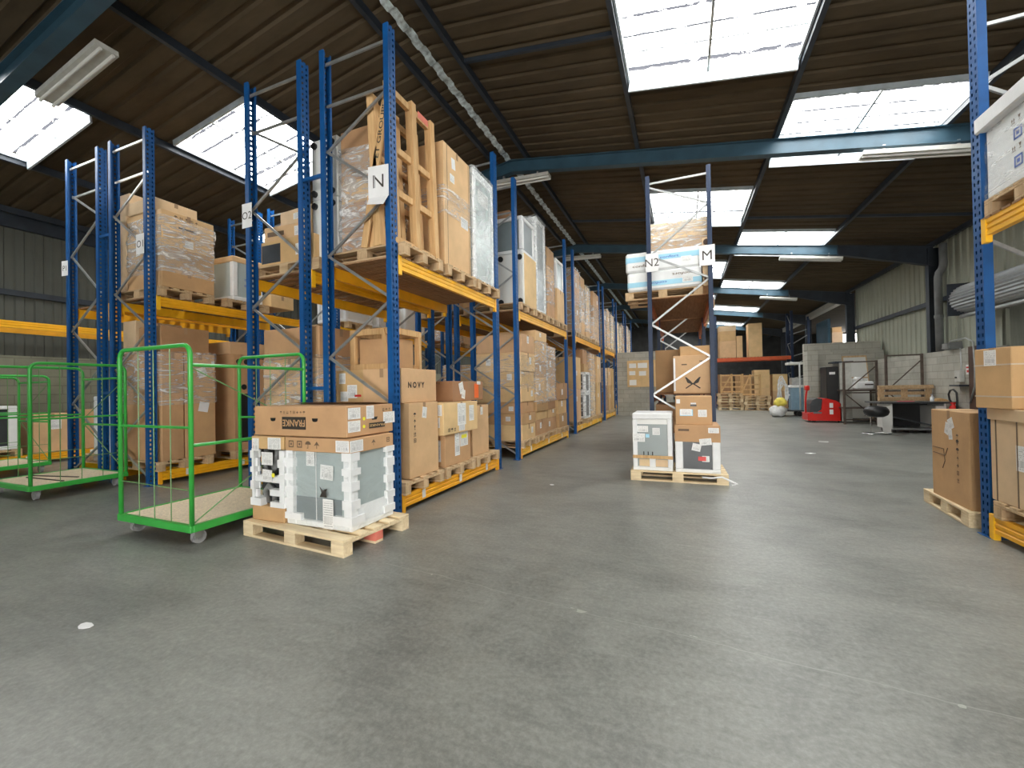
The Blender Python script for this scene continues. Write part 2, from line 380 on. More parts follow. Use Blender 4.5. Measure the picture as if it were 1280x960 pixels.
MT = dict(
    floor=floor_mat(), roof=roof_mat(), rooflight=rooflight_mat(),
    block_x=block_mat('block_wall_x'), block_y=block_mat('block_wall_y', True), block_l=block_mat('dark_block_wall', True, (.55,.56,.47)),  # left wall: same block pattern in a darker olive tone
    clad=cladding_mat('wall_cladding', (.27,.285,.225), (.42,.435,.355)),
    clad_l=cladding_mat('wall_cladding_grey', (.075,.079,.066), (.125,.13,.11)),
    steel_dark=plain('dark_steel', (.022,.03,.042), .5, 0, .3, 3),
    steel_blue=plain('blue_grey_steel', (.030,.075,.11), .45, 0, .2, 3),
    galv=plain('galvanised_steel', (.37,.38,.375), .38, .6, .15, 9),
    galv_ridge=plain('ridge_sheet', (.52,.60,.62), .5, .1, .6, 9),
    trim_pale=plain('pale_flashing', (.42,.47,.5), .5, .1, .2, 4),
    blue=perforated('blue_upright_paint', (.004,.078,.26)),
    blue_solid=plain('blue_paint', (.004,.078,.26), .38, 0, .18, 5),
    navy=perforated('navy_upright_paint', (.013,.028,.068)),
    navy_solid=plain('navy_paint', (.013,.028,.068), .38, 0, .18, 5),
    yellow=plain('yellow_beam_paint', (.90,.46,.014), .4, 0, .1, 4, rand=.04),
    orange=plain('orange_beam_paint', (.52,.12,.025), .45, 0, .12, 4),
    redor=plain('red_orange_beam_paint', (.62,.10,.025), .45, 0, .12, 4),
    slat=wood('shelf_slat_wood', (.20,.105,.05), (.34,.20,.105), (20,1.5,20)),
    slat_d=wood('dark_slat_wood', (.17,.075,.03), (.28,.14,.065), (20,1.5,20)),
    pallet=wood('pallet_wood', (.42,.28,.15), (.66,.49,.30), (1.5,18,18)),
    pallet_n=wood('fresh_pallet_wood', (.62,.47,.28), (.86,.72,.48), (1.5,18,18), .06),
    pallet_x=wood('pallet_block_wood', (.40,.26,.14), (.62,.45,.27), (14,14,3)),
    crate=wood('crate_pine', (.50,.29,.12), (.72,.48,.24), (18,18,1.5), .08),
    card=cardboard('cardboard', (.58,.365,.180)),
    card_l=cardboard('light_cardboard', (.70,.47,.25)),
    card_d=cardboard('dark_cardboard', (.42,.245,.122)),
    card_p=cardboard('pale_cardboard', (.72,.53,.33)),
    tape=plain('packing_tape', (.40,.26,.155), .25, 0, .05, 8),
    tape_w=plain('clear_tape', (.62,.52,.40), .2, 0, .05, 8),
    ink=plain('print_ink', (.035,.028,.022), .6, 0, .1),
    glare_grey=plain('glare_grey_ink', (.52,.52,.53), .6, 0, .05),
    ink_soft=plain('faded_print', (.15,.095,.055), .65, 0, .1),
    paper=paper_label('paper_label'), paper_b=paper_label('paper_label_dense', seed=7.0, dens=.62),
    bin=paper_label('bin_label', (.8,.78,.74), (.5,.3,.2), 3.0, .4),
    white_paper=plain('white_paper', (.80,.80,.80), .5, 0, .04, 8),
    foam=plain('white_foam', (.80,.81,.81), .6, 0, .04, 10, .15, rand=.03),
    white_app=plain('white_enamel', (.72,.72,.69), .3, 0, .03, 3),
    grey_app=plain('grey_green_panel', (.40,.465,.46), .3, 0, .08, 2),
    fridge_grey=plain('fridge_grey_panel', (.26,.30,.295), .3, 0, .08, 2),
    slate=plain('slate_panel', (.19,.225,.235), .3, 0, .12, 3),
    charcoal=plain('charcoal_panel', (.05,.055,.06), .3, 0, .2, 4),
    black=plain('black_plastic', (.012,.012,.013), .4, 0, .2, 5),
    rubber=plain('caster_tread', (.33,.33,.33), .5, 0, .2, 20),
    green=plain('green_tube_paint', (.045,.40,.062), .32, 0, .1, 6),
    green_d=plain('green_wire', (.14,.30,.10), .4, 0, .12, 6),
    chip=plain('chipboard', (.74,.61,.43), .7, 0, .2, 60),
    red=plain('red_machine_paint', (.62,.018,.012), .28, 0, .08, 4),
    brown_door=plain('brown_steel', (.085,.045,.03), .6, 0, .2, 4),
    lamp=plain('lamp_batten', (.50,.50,.46), .45, 0, .12, 8),
    drum=plain('shutter_grey', (.34,.36,.37), .45, .2, .1, 6),
    pipe=plain('grey_pipe', (.17,.175,.175), .5, 0, .15, 5),
    rust=plain('old_rack_steel', (.10,.075,.06), .6, .2, .3, 8),
    film=film_mat('stretch_film', .07, .75, (2.2,2.2,11)), film_l=film_mat('light_film', .04, .4, (2,2,8)), film_c=film_mat('clear_film', .05, .16, (2,2,5)), film_w=film_mat('cloudy_film', .16, .55, (1.6,1.6,3.2)),
    film_h=film_mat('highlit_film', .13, .9, (2.4,2.4,9)),
    blue_band=plain('pale_blue_print', (.34,.63,.78), .4, 0, .06, 6),
    blue_ink=plain('blue_ink', (.06,.13,.48), .5, 0, .2, 6),
    yellow_st=plain('yellow_sticker', (.85,.80,.05), .4, 0, .02),
    orange_st=plain('orange_sticker', (.9,.17,.04), .4, 0, .02),
    pink=plain('pink_paint', (.72,.20,.14), .7, 0, .1),
    pinkcloth=plain('pink_cloth', (.70,.12,.15), .8, 0, .1),
    bin_blue=plain('blue_bin', (.20,.32,.42), .45, 0, .1),
    rag_y=plain('yellow_bag', (.85,.72,.12), .5, 0, .15, 12),
    rag_w=plain('white_bag', (.75,.76,.76), .5, 0, .12, 12),
    chrome=plain('chrome', (.75,.75,.75), .15, 1, .02),
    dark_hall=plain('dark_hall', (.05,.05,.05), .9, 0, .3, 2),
)
SKY_STRENGTH = 5.0
EXPOSURE = 1.6
# ------------------------------------------------------------------ kit
def frame_of(face, w, d, h):
    F = {'-y': ((-w/2,-d/2,0),(1,0,0),(0,0,1),(0,-1,0)), '+y': ((w/2,d/2,0),(-1,0,0),(0,0,1),(0,1,0)),
         '+x': ((w/2,-d/2,0),(0,1,0),(0,0,1),(1,0,0)), '-x': ((-w/2,d/2,0),(0,-1,0),(0,0,1),(-1,0,0)),
         'top': ((-w/2,-d/2,h),(1,0,0),(0,1,0),(0,0,1))}[face]
    W = {'-y': w, '+y': w, '+x': d, '-x': d, 'top': w}[face]; H = d if face == 'top' else h
    return [Vector(t) for t in F] + [W, H]
def face_matrix(face, size, u, v, lift=.0, spin=0.0):
    O, U, V, N, W, H = frame_of(face, *size)
    p = O + U*(u*W) + V*(v*H) + N*lift
    M = Matrix(((U.x, V.x, N.x, p.x), (U.y, V.y, N.y, p.y), (U.z, V.z, N.z, p.z), (0,0,0,1)))
    return M @ Matrix.Rotation(spin, 4, 'Z')
PATCH = {}
def patch(parent, face, size, u, v, pw, ph, mat, name='shipping_label', spin=0.0, lift=0.0005, th=.0015):
    k = (round(pw, 3), round(ph, 3), mat)
    if k not in PATCH:
        PATCH[k] = MB().box((-pw/2,-ph/2,0), (pw/2,ph/2,th)).mesh(name, MT[mat])
    PATCH['n'] = (PATCH.get('n', 0)+1) % 6
    o = link(name, PATCH[k], parent); o.matrix_local = face_matrix(face, size, u, v, lift+PATCH['n']*.0004, spin)
    return o
def text_mesh(txt, h, mat, th=.001, bold=0.0, width=None):
    cu = bpy.data.curves.new('lettering', 'FONT'); cu.body = txt; cu.size = 1.0
    cu.align_x = 'CENTER'; cu.align_y = 'CENTER'; cu.offset = bold; cu.resolution_u = 3
    t = bpy.data.objects.new('lettering_tmp', cu); COL.objects.link(t)
    bpy.context.view_layer.update()
    dg = bpy.context.evaluated_depsgraph_get()
    me = bpy.data.meshes.new_from_object(t.evaluated_get(dg))
    bpy.data.objects.remove(t); bpy.data.curves.remove(cu)
    xs = [v.co.x for v in me.vertices]; ys = [v.co.y for v in me.vertices]
    cx = (min(xs)+max(xs))/2; cy = (min(ys)+max(ys))/2
    sy = h/(max(ys)-min(ys)); sx = sy if width is None else width/(max(xs)-min(xs))
    for v in me.vertices: v.co = Vector(((v.co.x-cx)*sx, (v.co.y-cy)*sy, 0.0))
    mb = MB(); mb.add([tuple(v.co) for v in me.vertices], [list(p.vertices) for p in me.polygons])
    bpy.data.meshes.remove(me)
    return mb.mesh('lettering', MT[mat])
def lettering(parent, face, size, u, v, txt, h, mat, spin=0.0, bold=.01, width=None, lift=.0025, name='lettering'):
    o = link(name, text_mesh(txt, h, mat, bold=bold, width=width), parent)
    o.matrix_local = face_matrix(face, size, u, v, lift, spin)
    return o
def icons(parent, face, size, u, v, kinds, s, mat='ink', vertical=False, spin=0.0, gap=1.5, name='printed_symbols'):
    mb = MB(); n = len(kinds)
    for i, k in enumerate(kinds):
        c = (i-(n-1)/2)*s*gap
        ox, oy = (0, -c) if vertical else (c, 0)
        def pg(*pts): mb.add([(ox+x*s, oy+y*s, 0) for x, y in pts], [list(range(len(pts)))])
        def bx(x0,y0,x1,y1): pg((x0,y0),(x1,y0),(x1,y1),(x0,y1))
        if k == 'a':
            for d in (-.24, .24):
                pg((d-.2,.05),(d+.2,.05),(d,.5)); bx(d-.07,-.35,d+.07,.06)
            bx(-.5,-.5,.5,-.4)
        elif k == 'g':
            pg((-.3,.5),(-.12,-.02),(.12,-.02),(.3,.5)); bx(-.05,-.4,.05,0); bx(-.25,-.5,.25,-.4)
        elif k == 'u':
            pg(*[(.5*math.cos(t*PI/8), .45*math.sin(t*PI/8)) for t in range(9)]); bx(-.05,-.5,.05,.05); bx(-.2,-.5,0,-.4)
        elif k == 'c':
            for q in range(2):
                x = -.25+q*.5; bx(x-.18,-.5,x+.18,-.1); bx(x-.1,0,x+.1,.35)
        elif k == 's':
            bx(-.45,-.45,.45,-.3); bx(-.45,.3,.45,.45); bx(-.45,-.45,-.3,.45); bx(.3,-.45,.45,.45); bx(-.15,-.15,.15,.15)
        elif k == 'h':
            bx(-.45,-.1,.45,.1); pg((-.25,.1),(.25,.1),(0,.5)); pg((-.25,-.1),(0,-.5),(.25,-.1))
        elif k == 'k':
            pg((-.5,-.15),(0,.45),(.5,-.15),(0,0)); bx(-.06,-.5,.06,0)
    o = mb.build(name, MT[mat], parent); o.matrix_local = face_matrix(face, size, u, v, .0022, spin)
    return o

CARTON = {}
def carton(w, d, h, loc, label, group=None, rot=0.0, mat='card', tape=True, name='cardboard_box', cat='box', tape_axis='x', lab=()):
    k = (round(w,3), round(d,3), round(h,3), mat)
    if k not in CARTON:
        CARTON[k] = MB().box((-w/2,-d/2,0), (w/2,d/2,h), 0, .006).mesh(name, MT[mat])
    o = link(name, CARTON[k], None, loc, rot); tag(o, label, cat, group)
    if tape:
        mb = MB(); t = .0012; q = min(.1, h*.35); tw = .026
        if tape_axis == 'x':
            mb.box((-w/2-t,-tw,h), (w/2+t,tw,h+t)); mb.box((-w/2-t,-tw,h-q), (-w/2,tw,h)); mb.box((w/2,-tw,h-q), (w/2+t,tw,h))
        else:
            mb.box((-tw,-d/2-t,h), (tw,d/2+t,h+t)); mb.box((-tw,-d/2-t,h-q), (tw,-d/2,h)); mb.box((-tw,d/2,h-q), (tw,d/2+t,h))
        mb.build('packing_tape', MT['tape'], o)
    for l in lab: patch(o, l[0], (w,d,h), *l[1:5], l[5] if len(l) > 5 else 'paper', spin=l[6] if len(l) > 6 else 0.0)
    return o

# pallets: origin at the middle of the underside, 1.2 along x, 0.8 along y
def make_pallet(mat, mblock, L=1.2, W=.8, boards=5):
    root = bpy.data.objects.new('wooden_pallet', None); COL.objects.link(root); root.empty_display_size = .1
    bw = (.125,.09,.125,.09,.125) if boards == 5 else (.12,)*boards
    gap = (W-sum(bw))/(boards-1); y = -W/2
    shared = {}
    def bx(name, sx, sy, sz, x, yy, z, m):
        k = (name, round(sx,3), round(sy,3), round(sz,3))
        if k not in shared: shared[k] = MB().box((-sx/2,-sy/2,0), (sx/2,sy/2,sz), 0, .003).mesh(name, MT[m])
        link(name, shared[k], root, (x, yy, z))
    for b in bw:
        bx('deck_board', L, b, .022, 0, y+b/2, .122, mat); y += b+gap
    for x in (-L/2+.0725, 0, L/2-.0725):
        bx('cross_board', .145, W, .022, x, 0, .1, mat)
        for yy in (-W/2+.05, 0, W/2-.05):
            bx('block', .145, .1, .078, x, yy, .022, mblock)
    for yy in (-W/2+.05, 0, W/2-.05):
        bx('skid_board', L, .1, .022, 0, yy, 0, mat)
    return root
def lite_pallet(mat, L=1.2, W=.8):
    mb = MB()
    y = -W/2
    for b in (.145,.1,.145,.1,.145):
        mb.box((-L/2, y, .122), (L/2, y+b, .144)); y += b + (W-.635)/4
    for x in (-L/2+.0725, 0, L/2-.0725):
        mb.box((x-.0725,-W/2,.1), (x+.0725,W/2,.122))
        for yy in (-W/2+.05, 0, W/2-.05): mb.box((x-.0725,yy-.05,.022), (x+.0725,yy+.05,.1))
    for yy in (-W/2+.05, 0, W/2-.05): mb.box((-L/2,yy-.05,0), (L/2,yy+.05,.022))
    return mb.mesh('wooden_pallet', MT[mat])
PAL = {}
def pallet(loc, label, rot=0.0, kind='full', group=None, mat='pallet', W=.8, L=1.2):
    k = (kind, mat, W, L)
    if kind == 'lite':
        if k not in PAL: PAL[k] = lite_pallet(mat, L, W)
        o = link('wooden_pallet', PAL[k], None, loc, rot)
    else:
        if k not in PAL:
            PAL[k] = make_pallet(mat, 'pallet_x' if mat != 'pallet_n' else 'pallet_n', L, W); o = PAL[k]
        else: o = copy_tree(PAL[k])
        o.location = loc; o.rotation_euler = (0,0,rot)
    return tag(o, label, 'pallet', group)

def stretch_film(x0, y0, z0, x1, y1, z1, label, mat='film', top=True, jit=.01, seed=1, rot=0.0, c=None):
    r = random.Random(seed)
    w, d, h = x1-x0, y1-y0, z1-z0
    cr = .03
    per = []
    nx = max(3, int(w/.09)); ny = max(3, int(d/.09))
    for a, b, n in (((-w/2+cr,-d/2),(w/2-cr,-d/2),nx), ((w/2,-d/2+cr),(w/2,d/2-cr),ny), ((w/2-cr,d/2),(-w/2+cr,d/2),nx), ((-w/2,d/2-cr),(-w/2,-d/2+cr),ny)):
        for i in range(n+1): per.append((a[0]+(b[0]-a[0])*i/n, a[1]+(b[1]-a[1])*i/n))
    nz = max(4, int(h/.06)); P = len(per)
    mb = MB(); vs = []; fs = []
    ph = [r.uniform(0, 6.28) for _ in range(6)]
    for k in range(nz+1):
        z = h*k/nz
        for i, (px, py) in enumerate(per):
            L = math.hypot(px, py)
            o = jit*(.5*math.sin(17*z+ph[0]+3*px) + .5*math.sin(9*px+11*py+7*z+ph[1]) + r.uniform(-.5,.5)) + jit*.6
            vs.append((px*(1+o/L), py*(1+o/L), z + jit*.6*math.sin(5*px+4*py+ph[2])))
    for k in range(nz):
        for i in range(P):
            a = k*P+i; b = k*P+(i+1) % P
            fs.append((a, b, b+P, a+P))
    if top:
        b0 = len(vs); vs.append((0,0,h+.012))
        for i in range(P): fs.append((nz*P+i, nz*P+(i+1) % P, b0))
    mb.add(vs, fs)
    o = mb.build('stretch_film', MT[mat], None, True, ((x0+x1)/2, (y0+y1)/2, z0), rot)
    return tag(o, label, 'plastic film')

# ------------------------------------------------------------------ pallet racks
UPR = {}
def upright_mesh(H, mat):
    if (H, mat) not in UPR:
        t = .004; w = .06; dp = .066
        mb = MB()
        mb.box((-t,-w,0), (0,w,H)); mb.box((-dp,-w,0), (-t,-w+t,H)); mb.box((-dp,w-t,0), (-t,w,H))
        mb.box((-dp,-w+t,0), (-dp+t,-w+.028,H)); mb.box((-dp,w-.028,0), (-dp+t,w-t,H))
        UPR[(H, mat)] = mb.mesh('upright', MT[mat])
        UPR[(H, mat, 'f')] = MB().box((-.11,-.08,0), (.02,.08,.006)).mesh('foot_plate', MT['blue_solid' if mat == 'blue' else 'navy_solid'])
    return UPR[(H, mat)], UPR[(H, mat, 'f')]
BEAM = {}
def beam_mesh(L, mat, hh=.14):
    k = (round(L,3), mat, hh)
    if k not in BEAM:
        g = .008
        prof = [(0,0),(0,-hh),(-.05,-hh),(-.05,0)]
        o = [(0,0),(0,-hh*.26),(-g,-hh*.31),(-g,-hh*.38),(0,-hh*.43),(0,-hh*.6),(-g,-hh*.65),(-g,-hh*.72),(0,-hh*.77),(0,-hh),(-.05,-hh),(-.05,0)]
        BEAM[k] = MB().prism([(x, 0, z) for x, z in o], (0, L, 0)).mesh('beam', MT[mat])
        BEAM[(mat,'c')] = MB().box((-.04,-.03,-.2), (.006,.03,.015), 0, .003).mesh('beam_connector', MT[mat])
        BEAM[(mat,'l')] = MB().box((0,-.035,-.05), (.0015,.035,.05)).mesh('bin_label', MT['bin'])
    return BEAM[k], BEAM[(mat,'c')], BEAM[(mat,'l')]
def rack(label, xa, xb, ys, H=5.354, levels=((.2, 0), (2.84, 2)), mats=('blue','yellow'), front='+x', slat='slat', nodes=((.1,1.21,2.37,3.54,4.70),(.6,1.76,2.95,4.18)),
         tops=(5.2,4.72), group=None, gaps=.075, bins=(0,)):
    """xa < xb; ys = frame positions; front = aisle side"""
    root = thing('pallet_rack', label, 'rack', ((xa+xb)/2, ys[0], 0), 0, group)
    D = xb-xa; um, fm = upright_mesh(H, mats[0])
    brace = {}
    sgn = 1 if front == '+x' else -1
    for y in ys:
        yy = y-ys[0]
        for sx in (1, -1):
            u = link('upright', um, root, (sx*D/2, yy, 0), 0 if sx == 1 else PI)
            link('foot_plate', fm, u)
        fx = sgn*(D/2-.045); bx = -fx
        segs = [((fx,z),(bx,z)) for z in tops]
        A = [(fx,z) for z in nodes[0]]; B = [(bx,z) for z in nodes[1]]
        seq = []
        for i in range(max(len(A), len(B))):
            if i < len(A): seq.append(A[i])
            if i < len(B): seq.append(B[i])
        segs += list(zip(seq[:-1], seq[1:])); segs.append((seq[-1], (bx, tops[-1]-.02)) if abs(seq[-1][0]-bx) > .1 and seq[-1][1] < tops[-1]-.3 else None)
        for j, sg in enumerate(segs):
            if sg is None: continue
            if (j, 'm') not in brace:
                (x0,z0),(x1,z1) = sg
                brace[(j,'m')] = MB().bar((x0,0,z0), (x1,0,z1), .02, .03).mesh('brace', MT['galv'])
            link('brace', brace[(j,'m')], root, (0, yy + (.012 if j % 2 else -.012), 0))
    for b, (y0, y1) in enumerate(zip(ys[:-1], ys[1:])):
        L = y1-y0-.12
        bm, cm, lm = beam_mesh(L, mats[1])
        for lv, (z, sl) in enumerate(levels):
            for sx in (1, -1):
                be = link('beam', bm, root, (sx*(D/2+.004), y0-ys[0]+.06 if sx == 1 else y1-ys[0]-.06, z), 0 if sx == 1 else PI)
                link('beam_connector', cm, be, (.0, .03, 0)); link('beam_connector', cm, be, (.0, L-.03, 0))
                if lv in bins and sx == sgn:
                    for q in (.16, .5, .82): link('bin_label', lm, be, (.0005, L*q, -.07))
            if sl:
                mb = MB(); y = y0-ys[0]+.07
                while y < y1-ys[0]-.12:
                    w = .095; mb.box((-D/2-.01, y, z), (D/2+.01, y+w, z+.018)); y += w+(gaps if sl == 1 else .022)
                mb.build('shelf_slats', MT[slat], root)
    return root
def row_sign(root, x, y, z, w, h, txt, th, face='-y', tilt=0.0, name='row_sign'):
    """x, y, z relative to the rack's base; paper sheet facing -y (or +x) with hand-cut letters on it"""
    o = MB().box((-w/2,-.001,-h/2), (w/2,.001,h/2)).build(name, MT['white_paper'], root)
    o.location = (x, y, z); o.rotation_euler = (0, 0, tilt)
    l = link('lettering', text_mesh(txt, th, 'ink'), o)
    l.matrix_local = Matrix(((1,0,0,0),(0,0,-1,-.0025),(0,1,0,0.0),(0,0,0,1)))
    return o

ORD = ('lowest','second','third','fourth','fifth','sixth','seventh','eighth')
ADJ = dict(card='brown', card_l='light brown', card_d='dark brown', card_p='pale tan')
def stack(where, pos, y0, y1, xf, layers, z=.2, front='+x', depth=1.0, film=None, pal='full', group=None, seed=0, palmat='pallet', labs=True):
    """one pallet load.  where: 'floor level of nearest bay, row N';  layers: (height, material[, inset, columns])"""
    r = random.Random(seed*7+int(y0*100)+int(z*10))
    s = 1 if front == '+x' else -1
    g = group or 'cartons on pallets, ' + where
    yc = (y0+y1)/2; W = y1-y0
    xf += s*r.uniform(-.07,.02)
    xc = xf - s*depth/2
    if pal:
        pallet((xf - s*.6 + s*.02, yc, z), 'wooden pallet under %s load, %s' % (pos, where), 0, pal, 'pallets in the racks', palmat, round(min(.8, W+.02), 2))
        z += .1445
    zb = z
    for i, ly in enumerate(layers):
        h, m = ly[0], ly[1]; ins = ly[2] if len(ly) > 2 else r.uniform(0, .02); nc = ly[3] if len(ly) > 3 else 1
        for c in range(nc):
            w = (W-ins)/nc - r.uniform(.004,.03); dd = depth - r.uniform(.0, .05) - ins
            y = y0 + ins/2 + (c+.5)*(W-ins)/nc + r.uniform(-.012,.012)
            adj = ADJ[m] if nc == 1 else ('nearer' if c == 0 else 'farther')
            lab = []; tw = r.uniform(-.018,.018)
            if labs and r.random() < .65:
                lab.append(('+x' if s == 1 else '-x', r.uniform(.2,.8), r.uniform(.45,.75), min(.11, w*.3), min(.14, h*.4), 'paper'))
            if labs and r.random() < .35:
                lab.append(('-y', r.uniform(.25,.8), r.uniform(.4,.75), .1, min(.13, h*.4), 'paper_b'))
            carton(dd, w, h-.004, (xf - s*(dd/2 + ins/2 + r.uniform(0,.03)), y, z), '%s carton %s up on %s pallet, %s' % (adj, ORD[i], pos, where), g, tw, m, True,
                   tape_axis=r.choice('xxy'), lab=lab)
        z += h
    if film:
        f0, f1, fm = film
        stretch_film(xc-depth/2-.006, y0-.004, zb+(z-zb)*f0, xc+depth/2+.012, y1+.004, zb+(z-zb)*f1 + (.006 if f1 >= 1 else 0),
                     'clear stretch film round cartons on %s pallet, %s' % (pos, where), fm, f1 >= 1, .007, seed+3)
    return z
# ------------------------------------------------------------------ the building
RX, RZ, SL = -3.6, 6.82, .15
XL, XR = -13.3, 6.75
Y0, Y1 = -8.0, 40.0
def zr(x): return RZ - SL*abs(x-RX)
PORTALS = (-3.65, 2.70, 9.05, 15.40, 21.75, 28.10, 34.45)

fl = MB().box((XL-.2, Y0-.2, -.15), (16, Y1, 0)).build('floor', MT['floor']); struct(fl)

# skylights: (x0, x1, y0, y1)
SKY = []
for k in range(-1, 6):
    b = 6.35*k
    SKY.append((-.72, 1.62, 4.95+b, 7.06+b)); SKY.append((1.74, 4.06, 7.95+b, 9.98+b))
    SKY.append((-8.68, -6.62, 4.80+b, 6.75+b)); SKY.append((-11.0, -8.88, 1.65+b, 3.70+b))
SKY = [s for s in SKY if s[2] > Y0 and s[3] < Y1 and (s[0] > 0 or s[2] > 1.0 or s[0] == -.72)]
BAYS = [-13.75, -11.12, -8.78, -6.5, -4.0, RX, -3.3, -.80, 1.68, 4.12, 7.15]
def sheet(mb, x0, x1, y0, y1, amp=.036, th=.02, prof=((0,0),(.19,0),(.215,1),(.275,1),(.3,0))):
    ys = []
    p = .3; k = math.floor(y0/p)
    while k*p < y1:
        for a, b in prof[:-1]:
            y = k*p+a
            if y0 < y < y1: ys.append((y, b*amp))
        k += 1
    def hz(y):
        f = y % p
        for (a, b), (c, d) in zip(prof[:-1], prof[1:]):
            if a <= f <= c: return (b + (d-b)*(f-a)/(c-a))*amp
        return 0
    ys = [(y0, hz(y0))] + ys + [(y1, hz(y1))]
    vs = []; fs = []
    for y, h in ys: vs += [(x0, y, zr(x0)+h), (x1, y, zr(x1)+h)]
    for i in range(len(ys)-1): fs.append((2*i, 2*i+1, 2*i+3, 2*i+2))
    mb.add(vs, fs)
for side, lo, hi in (('ceiling', 0, 5), ('ceiling.001', 5, 10)):
    mb = MB()
    for a, b in zip(BAYS[lo:hi], BAYS[lo+1:hi+1]):
        holes = sorted([s for s in SKY if a-.2 < (s[0]+s[1])/2 < b+.2], key=lambda s: s[2])
        y = Y0
        for s in holes:
            sheet(mb, a, b, y, s[2])
            if s[0] > a: sheet(mb, a, s[0], s[2], s[3])
            if s[1] < b: sheet(mb, s[1], b, s[2], s[3])
            y = s[3]
        sheet(mb, a, b, y, Y1)
    struct(mb.build('ceiling', MT['roof']))
# rooflights
for i, (x0, x1, y0, y1) in enumerate(SKY):
    w = struct(bpy.data.objects.new('window_%d' % (i+1), None)); COL.objects.link(w)
    w.location = ((x0+x1)/2, (y0+y1)/2, zr((x0+x1)/2))
    w.empty_display_size = .1
    mb = MB(); sheet(mb, x0, x1, y0, y1)
    mb.v = [(x-w.location.x, y-w.location.y, z-w.location.z) for x, y, z in mb.v]
    mb.build('rooflight_sheet', MT['rooflight'], w)
    f = MB()
    def L(x, y, dz): return (x-w.location.x, y-w.location.y, zr(x)-w.location.z+dz)
    f.bar(L(x0,y0,-.03), L(x1,y0,-.03), .035, .10); f.bar(L(x0,y1,-.10), L(x1,y1,-.10), .03, .22)
    for x in (x0, x1): f.bar(L(x,y0,-.03), L(x,y1,-.03), .03, .08)
    f.build('window_frame', MT['trim_pale'], w)
    MB().bar(L((x0+x1)/2,y0,-.03), L((x0+x1)/2,y1,-.03), .035, .05).build('glazing_bar', MT['galv'], w)
# purlins
for x in (-13.1, -11.06, -8.78, -6.56, -4.02, -3.22, -.78, 1.68, 4.09, 6.6):
    struct(MB().box((x-.035, Y0, zr(x)-.145), (x+.035, Y1, zr(x)-.02)).build('roof_purlin', MT['steel_dark']))
# ridge strip: wavy metal filler under the ridge
mb = MB(); vs = []; fs = []; n = 0
y = Y0
while y < Y1:
    o = .007*(1 if n % 2 else -1)
    for yy in (y+.02, y+.16):
        vs += [(-3.74+o*.8, yy, RZ-.13+o), (-3.62+o*.8, yy, RZ-.10+o)]
    n += 1; y += .18
for i in range(0, len(vs)-2, 2): fs.append((i, i+1, i+3, i+2))
mb.add(vs, fs); struct(mb.build('trim_1', MT['galv_ridge']))

# portal frames
def ibeam_lat(mb, xa, za0, za1, xb, zb0, zb1, y):
    """web + flanges between two x positions, bottom/top heights given at both ends"""
    t = .012; fw = .08
    def slab(z0a, z1a, z0b, z1b, hw):
        mb.add([(xa,y-hw,z0a),(xb,y-hw,z0b),(xb,y+hw,z0b),(xa,y+hw,z0a),(xa,y-hw,z1a),(xb,y-hw,z1b),(xb,y+hw,z1b),(xa,y+hw,z1a)],
               [(0,3,2,1),(4,5,6,7),(0,1,5,4),(1,2,6,5),(2,3,7,6),(3,0,4,7)])
    slab(za0+.015, za1-.015, zb0+.015, zb1-.015, t)
    slab(za0, za0+.015, zb0, zb0+.015, fw); slab(za1-.015, za1, zb1-.015, zb1, fw)
for k, y in enumerate(PORTALS):
    D0, D1 = .43, .145
    root = bpy.data.objects.new('roof_beam', None); COL.objects.link(root); struct(root)
    for sgn, xe in ((1, XR-.15), (-1, XL+.15)):
        xh = RX + sgn*8.0
        mb = MB(); ibeam_lat(mb, RX, RZ-D0, RZ-D1, xh, zr(xh)-D0, zr(xh)-D1, y); mb.build('rafter', MT['steel_blue'], root)
        mb = MB(); ibeam_lat(mb, xh, zr(xh)-D0, zr(xh)-D1, xe, zr(xe)-D0-.28, zr(xe)-D1, y)
        mb.box((xh-.01, y-.08, zr(xh)-D0-.03), (xh+.01, y+.08, zr(xh)-D1)); mb.build('haunch', MT['steel_dark'], root)
        mb = MB()
        mb.box((xe-.008-.14, y-.09, 0), (xe+.008-.14, y+.09, zr(xe)-.2)); mb.box((xe-.008+.12, y-.09, 0), (xe+.008+.12, y+.09, zr(xe)-.2))
        mb.box((xe-.14, y-.006, 0), (xe+.12, y+.006, zr(xe)-.2)); mb.build('column', MT['steel_dark'], root)

# side walls: block plinth, ribbed cladding, girts
def ribbed(mb, x, ya, yb, z0, z1, s, pitch=.30, amp=.03):
    pts = []; y = ya
    while y < yb:
        for a, h in ((0,0),(.12,0),(.145,1),(.275,1),(.30,0)):
            if y+a*pitch/.3 <= yb: pts.append((y+a*pitch/.3, h*amp))
        y += pitch
    pts.append((yb, 0))
    vs = []; fs = []
    for yy, h in pts: vs += [(x+s*h, yy, z0), (x+s*h, yy, z1)]
    for i in range(len(pts)-1): fs.append((2*i, 2*i+2, 2*i+3, 2*i+1))
    mb.add(vs, fs)
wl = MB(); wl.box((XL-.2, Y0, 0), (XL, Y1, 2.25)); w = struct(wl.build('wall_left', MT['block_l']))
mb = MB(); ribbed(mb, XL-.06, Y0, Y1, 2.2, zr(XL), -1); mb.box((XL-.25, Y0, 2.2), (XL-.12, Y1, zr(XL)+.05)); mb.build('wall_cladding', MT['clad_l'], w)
mb = MB()
mb.box((XL-.06, Y0, 3.54), (XL+.04, Y1, 3.66)); mb.box((XL-.06, Y0, 5.0), (XL+.06, Y1, 5.36))  # lower box is the girt; upper dark strip paints the shade below the roof
mb.build('wall_rail', MT['steel_dark'], w)
DOOR = (10.4, 13.2, 3.2)
DEND = 21.9
mb = MB()
